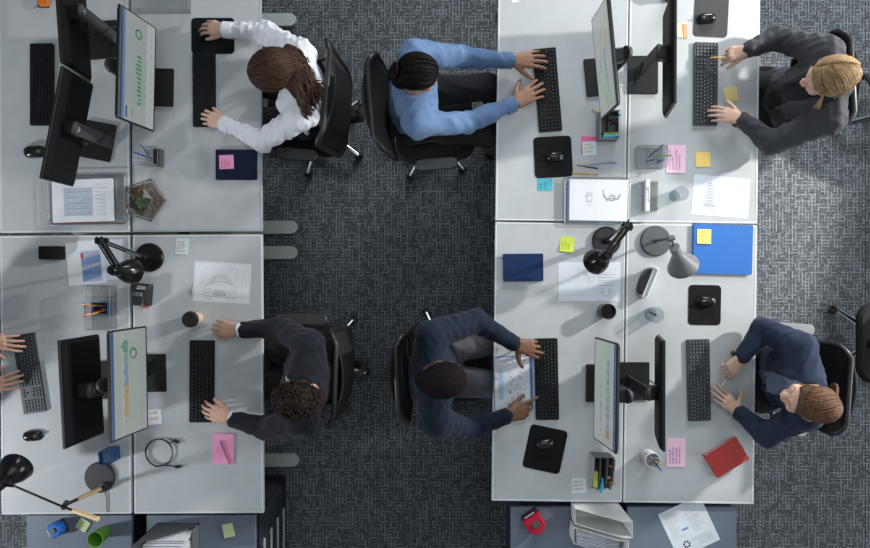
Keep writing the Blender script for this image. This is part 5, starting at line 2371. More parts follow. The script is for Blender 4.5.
    add_lathe(bm, [(0, -.05), (.022, -.05), (.027, -.03), (.030, .02), (0, .025)], 22, axis_matrix(hc, ax))
    add_tube(bm, [h1, hc - ax * .02], .008, n=8)
    obj('socket', bm, M_lampb, sh, smooth=True)
    bm = B()
    pts = [L(106, 490, .742), L(108, 500, .742), L(107, 512, .742), L(109, 520, .74)]
    for p in pts[:2]:
        p.z = .006
    add_tube(bm, [V(.03, -.08, .006), V(.038, -.12, .005), V(.037, -.16, .005), V(.040, -.19, .004)], .0026, n=6)
    obj('power_cord', bm, M_lampb, t, smooth='all')


def pen_cup_square(label, cx, cy, w, d, h, m, wire_m=None, name='pen_holder', dividers=(), z=DZ + .0004, rz=0, low=None):
    c = P(cx, cy, z)
    t = thing(name, label, 'pen holder', c, math.radians(rz), 'pen holders')
    bm = B()
    th = .0025
    hl = low or h
    add_box(bm, (0, 0, th / 2), (w, d, th))
    add_box(bm, (-w / 2 + th / 2, 0, h / 2), (th, d, h))
    add_box(bm, (w / 2 - th / 2, 0, hl / 2), (th, d, hl))
    add_box(bm, (0, -d / 2 + th / 2, hl / 2), (w - 2 * th, th, hl))
    add_box(bm, (0, d / 2 - th / 2, h / 2), (w - 2 * th, th, h))
    obj('holder_body', bm, m, t)
    for (ax, o, hh) in dividers:
        bm = B()
        if ax == 'x':
            add_box(bm, (o, 0, hh / 2), (th, d - 2 * th, hh))
        else:
            add_box(bm, (0, o, hh / 2), (w - 2 * th, th, hh))
        obj('divider', bm, m, t)
    if wire_m:
        bm = B()
        wire(bm, [Vector((x, y, h)) for x, y in rounded_rect(w, d, .004, 2)], .002, True)
        obj('rim', bm, wire_m, t)
    return t


def standing_pen(label, base, lean, L, col, tipc=(.6, .6, .6), z=DZ + .004, **k):
    b = P(*base, z)
    d = Vector((lean[0], lean[1], 1)).normalized()
    return pen(label, b, b + d * L, col, tipc, **k)


def build_items():
    # ================= far upper-left desk
    tr, c, W, D, h = letter_tray('black wire letter tray at the foot of the angled monitor', 88.5, 199.5, 77, 51, 1, M_wireg, mesh_m=M_clear)
    s_ = S(DZ)
    sheets_in('orange folder under the printed table, edges showing', P(85, 201.5), 2.5, 60 * s_, 43 * s_, DZ + .0045, 3, mat('folder_rust', (.42, .13, .06), .7), name='folder', group='notebooks and folders')
    sheets_in('white printed sheets with a blue-grey table on the folder', P(85, 201), 2, 61 * s_, 42 * s_, DZ + .0125, 5, M_paper, draw_table)
    t = thing('staple_remover', 'orange and black hand tool at the top left edge', 'hand tool', P(44, 3, DZ + .0005), 0)
    bm = B()
    add_rbox(bm, (.010, 0, .020), (.055, .050, .018), .010, .004)
    obj('handle', bm, mat('tool_orange', (.75, .18, .02), .35), t, smooth=True)
    bm = B()
    add_rbox(bm, (0, 0, .006), (.060, .055, .011), .008, .002)
    obj('tool_base', bm, M_wireb, t)
    bm = B()
    add_tube(bm, [(-.026, -.02, .012), (-.045, -.030, .010), (-.052, -.036, .006)], .004, n=8)
    obj('metal_jaw', bm, M_steel, t, smooth=True)
    # ================= upper-left inner desk
    tr = thing('letter_tray', 'clear acrylic letter tray cut by the top edge of the photo', 'letter tray', P(160, 0, DZ + .0004), 0, 'letter trays')
    bm = B()
    add_box(bm, (0, 0, .002), (.34, .15, .004))
    add_box(bm, (0, -.073, .03), (.34, .004, .055))
    add_box(bm, (-.168, 0, .03), (.004, .142, .055))
    add_box(bm, (.168, 0, .03), (.004, .142, .055))
    obj('tray_body', bm, M_clear, tr)
    bm = B()
    wire(bm, [(-.168, .07, .058), (-.168, -.073, .058), (.168, -.073, .058), (.168, .07, .058)], .002)
    obj('rim', bm, M_smoke, tr)
    t, W, D, h = book('dark navy notebook on the desk edge below the woman in white', 237, 165, 41, 30, 0, mat('cover_dark_navy', (.007, .013, .036), .7, spec=.2, bump=.1), h=.016, spine=-1,
                      ribbon=(mat('ribbon_gold', (.45, .28, .06), .6), [(.08, -.02), (.118, -.028), (.128, -.040), (.140, -.036)], .009))
    note('hot pink note stuck on the dark navy notebook', 226.5, 162, 14.5, 14, 2, M_pinkn, 3, mat('ink_magenta', (.45, .03, .16), .7), z=DZ + .0172, vertical=True, curl=.002, lw=.0026)
    t = pen_cup_square('clear plastic pen holder behind the terrarium', 155, 158.5, .105, .095, .085, M_clear, M_wireg, dividers=(('x', .02, .06),), low=.06)
    bm = B()
    add_box(bm, (.034, 0, .035), (.028, .08, .062), bevel=.002)
    obj('dark_insert', bm, M_wireb, t)
    standing_pen('blue pen in the clear holder behind the terrarium, leaning toward the monitor', (153, 159), (-.35, .1), .135, (.03, .10, .40), (.03, .05, .2))
    standing_pen('second blue pen in the clear holder behind the terrarium, crossing the first', (150, 156), (.05, .28), .13, (.04, .13, .48), (.7, .7, .7))
    standing_pen('white pen leaning low in the clear holder behind the terrarium', (151, 161), (-.34, -.14), .125, (.65, .66, .70), (.4, .2, .5))
    # terrarium
    t = thing('terrarium', 'glass terrarium with copper edges and green moss', 'terrarium', P(149.5, 201.5, DZ + .0005), 0)
    rings = []
    for (r, z, a0) in ((.066, .002, 0), (.120, .062, 0), (.078, .132, 0)):
        rings.append([V(r * math.cos(math.radians(a0 + 72 * k)), r * math.sin(math.radians(a0 + 72 * k)), z) for k in range(5)])
    apex = V(-.010, .004, .150)
    bm = B()
    for a, b in ((rings[0], rings[1]), (rings[1], rings[2])):
        for k in range(5):
            j = (k + 1) % 5
            bm.faces.new([bm.verts.new(p) for p in (a[k], a[j], b[j], b[k])])
    for k in (0, 3, 4):
        j = (k + 1) % 5
        bm.faces.new([bm.verts.new(p) for p in (rings[2][k], rings[2][j], apex)])
    obj('glass_pane', bm, M_glass, t)
    bm = B()
    for rg in rings:
        wire(bm, rg, .0024, True)
    for k in range(5):
        wire(bm, [rings[0][k], rings[1][k], rings[2][k]], .0024)
        wire(bm, [rings[2][k], apex], .0024)
    obj('copper_frame', bm, mat('antique_copper', (.20, .115, .08), .35, metal=.9), t, smooth='all')
    bm = B()
    soil = [V(.104 * math.cos(math.radians(72 * k)), .104 * math.sin(math.radians(72 * k)), .046) for k in range(5)]
    low = [V(.059 * math.cos(math.radians(72 * k)), .059 * math.sin(math.radians(72 * k)), .005) for k in range(5)]
    sv, lv = [bm.verts.new(p) for p in soil], [bm.verts.new(p) for p in low]
    bm.faces.new(sv)
    bm.faces.new(lv[::-1])
    for k in range(5):
        j = (k + 1) % 5
        bm.faces.new((lv[k], lv[j], sv[j], sv[k]))
    bmesh.ops.subdivide_edges(bm, edges=bm.edges[:], cuts=4, use_grid_fill=True)
    obj('soil', bm, mat('soil_bark', (.075, .038, .020), .95, noise=.6, nscale=90, bump=.8, bscale=120), t)
    r = random.Random(3)
    bm = B()
    for i in range(60):
        a, q = r.uniform(0, 6.3), .060 * math.sqrt(r.random())
        g = bmesh.ops.create_icosphere(bm, subdivisions=1, radius=r.uniform(.006, .013))
        bmesh.ops.translate(bm, vec=(q * math.cos(a) * 1.0 - .02, q * math.sin(a) * .75 - .012, .048 + r.uniform(0, .008)), verts=g['verts'])
    obj('moss', bm, mat('moss_green', (.022, .065, .014), .95, noise=.5, nscale=150, bump=.8, bscale=300), t)
    bm = B()
    for i in range(34):
        a = r.uniform(0, 6.3)
        b0 = V(-.02 + r.uniform(-.035, .035), -.015 + r.uniform(-.025, .025), .052)
        d = V(math.cos(a), math.sin(a), r.uniform(.5, 1.2)).normalized()
        l = r.uniform(.018, .034)
        add_tube(bm, [b0, b0 + d * l * .5 + V(0, 0, .003), b0 + d * l], [.0026, .0034, .0006], n=5, flat=.4)
    obj('succulent_leaf', bm, mat('succulent_green', (.05, .14, .035), .6), t, smooth='all')
    bm = B()
    for i in range(30):
        a, q = r.uniform(-1.0, 1.9), r.uniform(.045, .080)
        g = bmesh.ops.create_icosphere(bm, subdivisions=1, radius=r.uniform(.004, .010))
        bmesh.ops.scale(bm, vec=(1.3, .8, .6), verts=g['verts'])
        bmesh.ops.translate(bm, vec=(q * math.cos(a), q * math.sin(a), .050), verts=g['verts'])
    obj('bark_chip', bm, mat('bark_chip_tan', (.19, .105, .058), .9, noise=.4, nscale=80), t)
    # ================= lower-left outer desk
    bm = B()
    add_rbox(bm, (0, 0, .024), (.118, .072, .046), .004, .003)
    o = obj('box', bm, mat('box_matt_black', (.007, .007, .008), .8, spec=.15), None, loc=P(54.5, 253, DZ + .0005))
    tag(o, 'matt black box left of the blue printed brochure', 'box')

    def brochure(t, W, D, zf):
        bm = B()
        add_rect(bm, -W * .12, -D * .44, W * .40, D * .28, zf)
        obj('printed_photo', bm, mat('print_sky', (.44, .55, .74), .7), t)
        bm = B()
        for (x0, y0, x1, y1) in ((-.10, -.42, .38, -.16), (-.11, -.06, .39, .08)):
            bm.faces.new([bm.verts.new((W * x, D * y, zf + .0004)) for x, y in ((x0, y0), (x1, y0 + .08), (x1, y1 + .10), (x0, y1))])
        obj('printed_band', bm, mat('print_mid_blue', (.20, .31, .56), .7), t)
        lines_obj(t, [[(-W * .10, -D * .10), (W * .38, D * .02)], [(-W * .02, D * .12), (W * .36, D * .22)]], .003, zf + .0008, mat('print_red', (.6, .08, .12), .7), 'printed_line')
        bm = B()
        add_rect(bm, -W * .12, D * .10, -W * .05, D * .24, zf + .0004)
        obj('red_mark', bm, mat('print_red', (.6, .08, .12), .7), t)
    paper('white sheet under the black spring-arm lamp and brochure', 100, 260, 46, 40, 1.5, None, m=M_paper2)
    paper('white brochure printed with blue and red graphics', 86, 263, 38, 43, 5, brochure, z=DZ + .0014)
    # organiser
    t = pen_cup_square('smoked three-part desk organiser holding a blue cup of pens', 104.5, 307, .135, .235, .075, M_smoke, M_wireg, dividers=(('y', .055, .07), ('y', -.045, .07)), low=.05)
    t = pen_cup_square('dark blue cup full of pens inside the smoked organiser', 108, 307.5, .085, .062, .085, mat('cup_midnight_blue', (.020, .055, .13), .3), name='pen_cup', z=DZ + .0032)
    for (nm, bx, by, lx, ly, L, col, tc, rr, kind) in (
            ('red marker in the blue cup of pens, tipped lowest', 104, 309, -.42, -.28, .125, (.75, .05, .03), (.8, .7, .65), .0068, 'marker'),
            ('yellow pencil in the blue cup of pens, tipped to the side', 107, 306, -.60, .10, .14, (.80, .50, .06), (.1, .1, .1), .0042, 'pencil'),
            ('blue pen in the blue cup of pens, topmost', 106, 304.5, -.58, .14, .13, (.05, .10, .42), (.6, .6, .6), .0045, 'pen'),
            ('dark red pen in the blue cup of pens', 105, 306, -.45, .02, .12, (.22, .02, .05), (.6, .6, .6), .0055, 'pen'),
            ('orange pencil in the blue cup of pens, below the yellow one', 109, 309, -.42, -.24, .13, (.85, .42, .05), (.2, .2, .2), .0042, 'pencil')):
        standing_pen(nm, (bx, by), (lx, ly), L, col, tc, r=rr, name=kind, cat=kind, z=DZ + .010)
    note('small white note with orange marks beside the rainbow-chart monitor', 154.5, 417, 14.5, 15, 4, M_paper, 2, M_inko, curl=.004, lw=.0032)
    t = thing('desk_box', 'blue plastic box behind the round lamp base', 'box', P(114.5, 452.5, DZ + .0005), math.radians(6))
    bm = B()
    th = .003
    w, d, h = .060, .070, .105
    add_box(bm, (0, 0, th / 2), (w, d, th))
    for sx in (-1, 1):
        add_box(bm, (sx * (w / 2 - th / 2), 0, h / 2), (th, d, h))
        add_box(bm, (0, sx * (d / 2 - th / 2), h / 2), (w - 2 * th, th, h))
    obj('box_wall', bm, mat('plastic_royal_blue', (.015, .075, .22), .3), t)
    bm = B()
    add_box(bm, (0, 0, h - .012), (w - .008, d - .008, .006))
    obj('lid_inset', bm, mat('plastic_navy', (.012, .05, .15), .4), t)
    # ================= lower-left inner desk
    t = thing('tape_dispenser', 'black tape dispenser with a red corner beside the cable gap', 'tape dispenser', P(144, 294.5, DZ + .0005), math.radians(-4))
    bm = B()
    add_rbox(bm, (0, 0, .018), (.098, .120, .034), .012, .006)
    add_box(bm, (.030, 0, .045), (.030, .115, .030), bevel=.008)
    obj('body', bm, mat('dispenser_black', (.020, .020, .022), .4), t, smooth=True)
    bm = B()
    add_lathe(bm, [(.014, -.010), (.034, -.010), (.034, .010), (.014, .010), (.014, -.010)], 28, axis_matrix((-.010, .004, .040), (0, 1, 0)))
    obj('tape_roll', bm, M_smoke, t, smooth=True)
    bm = B()
    add_box(bm, (.010, .040, .0505), (.044, .020, .022), bevel=.002)
    obj('silver_plate', bm, M_steel, t)
    bm = B()
    add_box(bm, (.022, -.062, .020), (.030, .014, .022), bevel=.003)
    obj('red_cutter', bm, mat('cutter_red', (.65, .05, .05), .4), t)
    note('small mint note with orange writing above the car sketch', 182, 246.5, 13, 16, -2, M_mint, 4, M_inko, curl=.004, lw=.0026)
    paper('white sheet with a pencil car sketch, front edge folded', 222, 282.5, 57, 40, -3.2, draw_car,
          bend=lambda x, y: .010 * max(0, 1 - abs(y + .055) / .05) ** 2 if y < -.01 else 0.0)
    # coffee cup
    c = P(198, 318, DZ + .0005)
    t = thing('coffee_cup', 'paper coffee cup with black lid near the sleeve of the suit', 'cup', c)
    bm = B()
    add_lathe(bm, [(0, 0), (.029, 0), (.030, .004), (.040, .100), (.0405, .103), (0, .103)], 32)
    obj('cup_wall', bm, mat('paper_cup_cream', (.78, .60, .42), .7), t, smooth=True)
    bm = B()
    add_lathe(bm, [(.0405, .098), (.0435, .099), (.0435, .106), (.040, .110), (.039, .122), (.035, .1225), (.034, .116), (0, .116)], 32)
    obj('lid', bm, mat('lid_black', (.014, .014, .015), .4), t, smooth=True)
    t = note('pink note pad under a pen below the suited man', 223.5, 448.5, 20.5, 30, -2, M_pinkn, curl=0, pad=.006, padm=M_pinkn, name='note_pad')
    lying('purple and navy ballpoint on the pink pad below the suited man', 230, 464.5, 220, 441, (.32, .10, .22), (.04, .06, .22), z=DZ + .0085)
    # cable
    c = P(160, 452)
    s = S(DZ)
    t = thing('usb_cable', 'coiled black cable on the desk below the rainbow-chart monitor', 'cable', (c.x, c.y, DZ + .0005))
    bm = B()
    pts = []
    for i in range(70):
        a = math.radians(40 + i * 14.5)
        rr = .076 + .004 * math.sin(i * .5)
        pts.append(V(rr * math.cos(a) * 1.02, rr * .92 * math.sin(a), .0045 + .0022 * (i / 14) + .002 * math.sin(i * .9)))
    pts += [V(-.02, -.078, .012), V(.02, -.070, .008), V(.055, -.072, .006), V(.083, -.076, .006)]
    add_tube(bm, pts, .0028, n=7)
    add_tube(bm, [V(.058, .049, .006), V(.075, .062, .008), V(.062, .073, .006), V(.050, .070, .006)], .0028, n=7)
    obj('cable', bm, M_wireb, t, smooth='all')
    for p, rz, m in (((.100, -.077, .007), .05, mat('plug_blue', (.05, .16, .22), .4)), ((.092, .062, .008), -.45, mat('plug_gold', (.5, .36, .16), .3, metal=.6))):
        bm = B()
        add_rbox(bm, p, (.030, .014, .010), .003, .001, rz=rz)
        pl = obj('plug', bm, M_wireb, t)
        bm = B()
        add_box(bm, (p[0] + .019 * math.cos(rz), p[1] + .019 * math.sin(rz), p[2]), (.014, .011, .005), rz=rz)
        obj('plug_tip', bm, m, pl)
    # ================= upper-right-island, left desk
    note('turquoise note tucked under a black mouse pad', 545, 184.5, 14.5, 12, 1, M_turq, 2, M_inkd, vertical=True, curl=.003)
    note('hot pink note behind a mint note on the desk', 588.5, 145, 14.5, 17, -2, M_pinkh, curl=.003, z=DZ + .0004)
    note('mint note with orange writing over the hot pink one', 589.5, 148.5, 14, 14, 4, M_mint, 3, M_inko, curl=.003, z=DZ + .0028, lw=.0026)
    lying('black pen lying above the yellow pencil and clear tray', 600, 169, 577, 165, (.02, .02, .025), (.5, .5, .5))
    lying('blue and clear pen lying beside the black pen', 589, 165.5, 616.5, 162.5, (.32, .38, .55), (.03, .06, .30))
    lying('yellow pencil lying at the top of the clear tray', 598, 174.5, 572, 172.8, (.78, .44, .08), (.08, .1, .25), name='pencil', cat='pencil', cap=False)
    tr, c, W, D, h = letter_tray('clear-floored wire tray of sketches between the two desks', 596, 201, 65, 46, -.6, M_wireg, mesh_m=M_clear)
    s_ = S(DZ)
    sheets_in('stack of blue-edged sheets in the clear tray', P(595.6, 201.6), -.8, 58 * s_, 41 * s_, DZ + .0045, 8, mat('paper_blue_edge', (.28, .36, .55), .8), name='paper_stack')
    sheets_in('top sheet with two pencil sketches in the clear tray', P(597, 200.8), -1, 57.5 * s_, 40.5 * s_, DZ + .0232, 4, M_paper, draw_tray)
    # organiser under the timeline monitor
    t = pen_cup_square('grey desk organiser below the timeline monitor', 606, 128, .105, .150, .085, mat('organiser_grey', (.16, .17, .175), .5), M_wireg, dividers=(('y', -.04, .075), ('x', .0, .06)), low=.06)
    bm = B()
    add_box(bm, (0, -.062, .045), (.080, .010, .078), rz=.06)
    o = obj('sticky_note_block', bm, M_turq, None, loc=P(606.5, 127.5, DZ + .004))
    tag(o, 'turquoise note block standing in the grey organiser', 'sticky note', 'sticky notes')
    bm = B()
    add_box(bm, (0, -.056, .040), (.082, .004, .072), rz=.05)
    o = obj('sticky_note_block', bm, M_lime, None, loc=P(607.5, 126.2, DZ + .004))
    tag(o, 'lime note block behind the turquoise one in the grey organiser', 'sticky note', 'sticky notes')
    standing_pen('dark pen upright in the grey organiser, nearest the turquoise notes', (609.5, 125), (.10, -.05), .120, (.03, .03, .05), (.5, .05, .1), r=.006)
    standing_pen('light blue pen upright in the grey organiser below the timeline monitor', (611, 121.5), (.12, .06), .125, (.30, .46, .62), (.05, .10, .35), r=.006)
    standing_pen('black pen upright in the grey organiser beside the light blue one', (607.8, 123), (.03, .02), .125, (.02, .02, .03), (.4, .4, .4), r=.006)
    lying('yellow pencil half hidden under the timeline monitor', 592, 109.5, 606, 114.5, (.80, .45, .06), (.1, .1, .1), name='pencil', cat='pencil', cap=False)
    note('white card corner at the top edge near the aisle', 515, 0, 7, 5, 15, M_paper, curl=0, name='card')
    # ================= upper-right-island, right desk
    note('orange-edged peach note behind the edge-on monitor', 682, 30.5, 10.5, 14.5, 3, M_peach, curl=.004)
    note('narrow orange note beside the mouse pad at the top edge', 685.3, 30.8, 3.8, 14, 3, M_orng, curl=0, z=DZ + .0035)
    note('yellow note under the forearm gap near the sunlit keyboard', 731, 94.5, 13.5, 14.5, 10, M_yelp, curl=.012)
    note('bright yellow note beside the pale pink note', 703, 159.5, 14.5, 14.5, 1, M_yel, curl=.003)
    note('pale pink note with purple handwriting next to the smoked organiser', 676, 159, 19, 28, -1, M_pinkl, 4, M_inkp, vertical=True, curl=.003, lw=.0030, seed=6)
    t = pen_cup_square('smoked desk organiser with pens beside the pale pink note', 648.5, 158.5, .155, .115, .070, M_smoke, M_wireg, dividers=(('x', -.015, .065), ('x', .05, .065)), low=.05)
    standing_pen('green pencil leaning across the smoked organiser', (651, 157), (.80, -.10), .125, (.10, .36, .06), (.5, .4, .2), name='pencil', cat='pencil', z=DZ + .02, cap=False)
    standing_pen('black pen leaning up out of the smoked organiser', (647, 158), (.48, .48), .125, (.03, .03, .035), (.5, .5, .5), z=DZ + .012)
    standing_pen('blue pen upright in the smoked organiser by the pink note', (656.5, 162), (.10, -.02), .085, (.05, .08, .42), (.5, .5, .6), r=.006)
    standing_pen('short blue pen lying low in the smoked organiser', (645.5, 161), (.55, -.05), .085, (.05, .06, .30), (.4, .4, .5), z=DZ + .012)
    # acrylic sign block
    t = thing('acrylic_sign', 'clear acrylic sign block with a white lettered strip', 'sign', P(649.5, 196.2, DZ + .0005), math.radians(-1))
    bm = B()
    add_box(bm, (0, 0, .004), (.090, .165, .007), bevel=.001)
    add_box(bm, (.010, 0, .014), (.060, .160, .010), bevel=.001)
    obj('acrylic_block', bm, M_clear, t)
    bm = B()
    add_box(bm, (-.022, 0, .024), (.022, .172, .030), bevel=.001)
    st = obj('white_strip', bm, M_paper, t)
    bm = B()
    for k, y in enumerate((.035, .018, .001, -.016, -.032)):
        pts = [(-.026, y - .006, 0), (-.020, y - .004, 0), (-.017, y + .002, 0), (-.020, y + .006, 0)]
        if k == 0:
            pts = [(-.024 + .005 * math.cos(a), y + .008 * math.sin(a), 0) for a in np.linspace(0, 6.28, 10)]
        add_ribbon(bm, pts, .003, .0396)
    obj('lettering', bm, M_inkd, st)
    bm = B()
    for x in (-.040, .038):
        for y in (-.072, .072):
            add_lathe(bm, [(0, .007), (.004, .007), (.004, .020), (0, .020)], 10, Matrix.Translation((x, y, 0)))
    obj('brass_pin', bm, mat('pin_rose', (.5, .32, .3), .3, metal=.8), t)
    tumbler('empty drinking glass between the acrylic sign and the pencil drawing', 674.3, 195.8, .033, .040, .100, M_glass)
    paper('white sheet with a pencil drawing of a machine part', 721, 196.5, 57, 40, -4.5, draw_bolt, m=M_paper2)  # greyer paper colour carries the shadow lying over this sheet
    tumbler('black round mug at the top edge behind the edge-on monitor', 670, -5, .042, .050, .09, mat('mug_black', (.014, .014, .015), .3), name='mug', cat='mug', wall=.004)
    # pencil in the hand of the blond person
    pen('yellow pencil in the hand of the blond person', P(709, 57.5, .775), P(727, 57.5, .815), (.85, .50, .05), (.3, .2, .1), name='pencil', cat='pencil', cap=False, r=.0045)
    # ================= lower-right-island, left desk
    t, W, D, h = book('navy textured notebook with ribbon at the aisle edge', 523, 267.5, 39.5, 27.5, .5, mat('cover_navy_textured', (.008, .028, .10), .65, spec=.2, bump=.6, bscale=90), h=.020, spine=1,
                      ribbon=(mat('ribbon_navy', (.02, .03, .09), .6), [(-.100, .05), (-.112, .052), (-.127, .050)], .010))
    note('lime green note with scribbles near the black lamp', 567, 244.3, 14, 15, -6, M_lime, 3, mat('ink_olive', (.10, .14, .02), .7), vertical=True, curl=.012, lw=.0018)
    paper('large white technical drawing under the black lamp', 589.5, 281.5, 62, 39, 0, draw_plan, m=M_paper2)
    t = tumbler('black mug at the lower right corner of the technical drawing', 603.5, 310.5, .036, .042, .095, mat('mug_black', (.014, .014, .015), .3), name='mug', cat='mug', wall=.004)
    bm = B()
    add_lathe(bm, [(0, .060), (.036, .060)], 24)
    obj('coffee', bm, mat('coffee_dark', (.012, .007, .004), .08), t)
    # magazine holder with note pads
    t = thing('desk_organiser', 'slotted grey organiser with coloured notes and pens', 'desk organiser', P(599, 470, DZ + .0005), math.radians(-1), 'pen holders')
    M_org = mat('organiser_slate', (.10, .105, .11), .5)
    M_org2 = mat('organiser_light', (.34, .35, .36), .5)
    bm = B()
    add_box(bm, (0, 0, .002), (.105, .195, .004))
    add_box(bm, (0, .096, .050), (.105, .004, .098))
    obj('tray_base', bm, M_org, t)
    for k, (x, hh) in enumerate(((-.051, .095), (-.018, .105), (.015, .12), (.051, .125))):
        bm = B()
        v = [(-.095, 0), (.095, 0), (.095, hh), (-.03, hh * .85), (-.095, hh * .35)]
        f0 = [bm.verts.new((x - .002, a, b)) for a, b in v]
        f1 = [bm.verts.new((x + .002, a, b)) for a, b in v]
        bm.faces.new(f0)
        bm.faces.new(f1[::-1])
        for i in range(5):
            bm.faces.new((f0[i], f1[i], f1[(i + 1) % 5], f0[(i + 1) % 5]))
        obj('divider', bm, M_org2 if k in (0, 3) else M_org, t)
    base = P(599, 470, DZ + .0005)
    for (nm, x, y, w, d, h, m) in (('lime note block in the slotted organiser', -.034, -.030, .022, .085, .060, M_lime), ('turquoise note block sticking out of the slotted organiser', -.001, -.062, .012, .080, .070, M_turq)):
        bm = B()
        add_box(bm, (0, 0, h / 2), (w, d, h), bevel=.001)
        o = obj('sticky_note_block', bm, m, None, loc=(base.x + x, base.y + y, base.z + .0048), rot=(.0, 0, -.02))
        tag(o, nm, 'sticky note', 'sticky notes')
    pen('orange pencil standing in the slotted organiser', base + V(.034, -.055, .010), base + V(.044, -.025, .155), (.72, .34, .06), (.2, .2, .2), name='pencil', cat='pencil', cap=False, r=.005)
    pen('navy pen standing in the slotted organiser', base + V(.036, .02, .010), base + V(.040, .045, .150), (.03, .04, .20), (.5, .5, .5), r=.0045)
    pen('red-brown pencil standing in the slotted organiser', base + V(.026, .025, .010), base + V(.026, .065, .150), (.45, .12, .05), (.2, .1, .1), name='pencil', cat='pencil', cap=False, r=.0045)
    bm = B()
    add_lathe(bm, [(0, 0), (.0085, 0), (.0085, .003), (0, .003)], 18, axis_matrix((0, 0, .08), (.1, -.4, 1)))
    add_tube(bm, [(0, 0, 0), (0, 0, .08)], .0014, n=6)
    o = obj('push_pin', bm, mat('pin_pale_pink', (.80, .45, .42), .4), None, loc=base + V(.030, -.012, .005))
    tag(o, 'round pale pink tag on a stem in the slotted organiser', 'tag')
    note('pale mint note with orange letters at the desk corner', 579, 485.5, 14.5, 14.5, 2, M_mint, 3, M_inko, curl=.003, lw=.0036, seed=9)
    # open binder in front of the man in navy
    c = P(513, 383, DZ + .0005)
    t = thing('ring_binder', 'open binder with a printed plan at the forearm of the man in navy', 'binder', c, math.radians(1.5), 'notebooks and folders')
    s = S(DZ + .01)
    W, D = 38 * s, 53 * s
    bm = B()
    add_rbox(bm, (0, 0, .003), (W + .006, D + .006, .006), .004, .001)
    obj('cover', bm, mat('binder_blue_edge', (.06, .17, .38), .5), t)
    bm = B()
    add_box(bm, (-.006, 0, .0115), (W - .014, D - .004, .011), bevel=.001)
    obj('page_block', bm, M_paper2, t)
    zf = .0175
    r = random.Random(8)
    bm = B()
    add_rect(bm, -W * .38, -D * .30, -W * .27, D * .24, zf)
    obj('printed_panel', bm, mat('print_pale_blue', (.42, .55, .75), .8), t)
    for nm, colr, n_ in (('printed_bar_green_print', (.20, .44, .32), 10), ('printed_bar_coral_print', (.78, .44, .38), 7), ('printed_bar_teal_print', (.34, .54, .58), 7), ('printed_bar_pink_print', (.74, .46, .56), 4)):
        bm = B()
        for i in range(n_):
            if 'green' in nm and i < 4:
                x, y = -W * .02 + i * W * .10, D * .40
            elif 'coral' in nm and i < 3:
                x, y = -W * .30 + i * W * .06, D * .38
            else:
                x, y = r.uniform(-.14, .34) * W, r.uniform(-.34, .26) * D
            add_rect(bm, x, y, x + W * .040, y + D * r.uniform(.02, .06), zf)
            obj('printed_bar', bm, mat(nm, colr, .8), t)
            bm = B()
        bm.free()
    bm = B()
    for i in range(6):
        pts = circle_pts((-.12 + .09 * i) * W, -D * .40, .006, .006, 0, 360, 10)[:-1]
        bm.faces.new([bm.verts.new((p[0], p[1], zf)) for p in pts])
    obj('printed_dot', bm, mat('print_deep_blue', (.08, .16, .38), .7), t)
    bm = B()
    add_rbox(bm, (W * .46, 0, .012), (.010, D * .98, .012), .003, .001)
    obj('blue_spine', bm, mat('binder_blue_edge', (.06, .17, .38), .5), t)
    # ================= lower-right-island, right desk
    def folder_draw(t, W, D, zf):
        pass
    t, W, D, h = book('bright blue folder above the mouse pad, note stuck on it', 721.5, 249.5, 59, 49, -1.5, mat('folder_bright_blue', (.020, .155, .52), .45, noise=.03), h=.018, name='folder', cat='folder', spine=-1)
    note('yellow note with writing on the bright blue folder', 704, 236.5, 14, 14.5, -2, M_yel, 3, mat('ink_brown', (.42, .2, .04), .7), z=DZ + .0195, curl=.006, lw=.0012)
    t = thing('desk_speaker', 'small white-framed device with a rounded black back beside the grey lamp', 'speaker', P(644.5, 281.5, DZ + .0005), math.radians(-22))
    bm = B()
    add_rbox(bm, (.014, 0, .032), (.030, .175, .062), .006, .002)
    obj('white_frame', bm, mat('device_white', (.78, .79, .80), .35), t)
    bm = B()
    add_box(bm, (.0145, 0, .0645), (.016, .158, .0020))
    obj('grey_grille', bm, mat('grille_grey', (.25, .26, .27), .6, bump=.5, bscale=900), t)
    bm = B()
    pts = [(.004, .075)] + [(-.028 * math.sin(math.radians(a)) ** .7 - .006, .072 * math.cos(math.radians(a))) for a in range(8, 176, 12)] + [(.004, -.075)]
    add_prism(bm, pts[::-1], .001, .055, .008)
    obj('back_body', bm, mat('device_black', (.014, .014, .015), .3), t, smooth=True)
    t = tumbler('small glass with a dark pen on the desk below the white-framed device', 650.5, 314, .037, .044, .085, M_glass)
    pen('dark pen resting in the small glass', P(648.5, 311.5, DZ + .012), P(656.5, 315.5, DZ + .098), (.03, .03, .03), (.3, .3, .3), r=.005)
    t = thing('pen_cup', 'white pen cup beside the pink note near the edge-on monitor', 'pen holder', P(647, 455.5, DZ + .0005), 0, 'pen holders')
    bm = B()
    add_lathe(bm, [(0, 0), (.037, 0), (.039, .004), (.041, .095), (.0385, .095), (.0365, .006), (0, .006)], 32)
    obj('cup_wall', bm, mat('cup_white', (.74, .74, .74), .4), t, smooth=True)
    for (nm, bx, by, lx, ly, L, col, tc, kd) in (('blue pen sticking out of the white pen cup', 648, 454, .22, -.42, .135, (.04, .08, .42), (.4, .4, .5), 'pen'),
                                             ('yellow pencil sticking out of the white pen cup', 647, 456, .26, -.10, .13, (.85, .48, .06), (.2, .2, .2), 'pencil'),
                                             ('light blue pen in the white pen cup', 646, 455, .30, .10, .12, (.18, .38, .62), (.4, .4, .5), 'pen'),
                                             ('grey pen in the white pen cup', 645, 454, .0, .12, .12, (.3, .3, .32), (.4, .4, .5), 'pen')):
        standing_pen(nm, (bx, by), (lx, ly), L, col, tc, z=DZ + .009, name=kd, cat=kd, r=.0045)
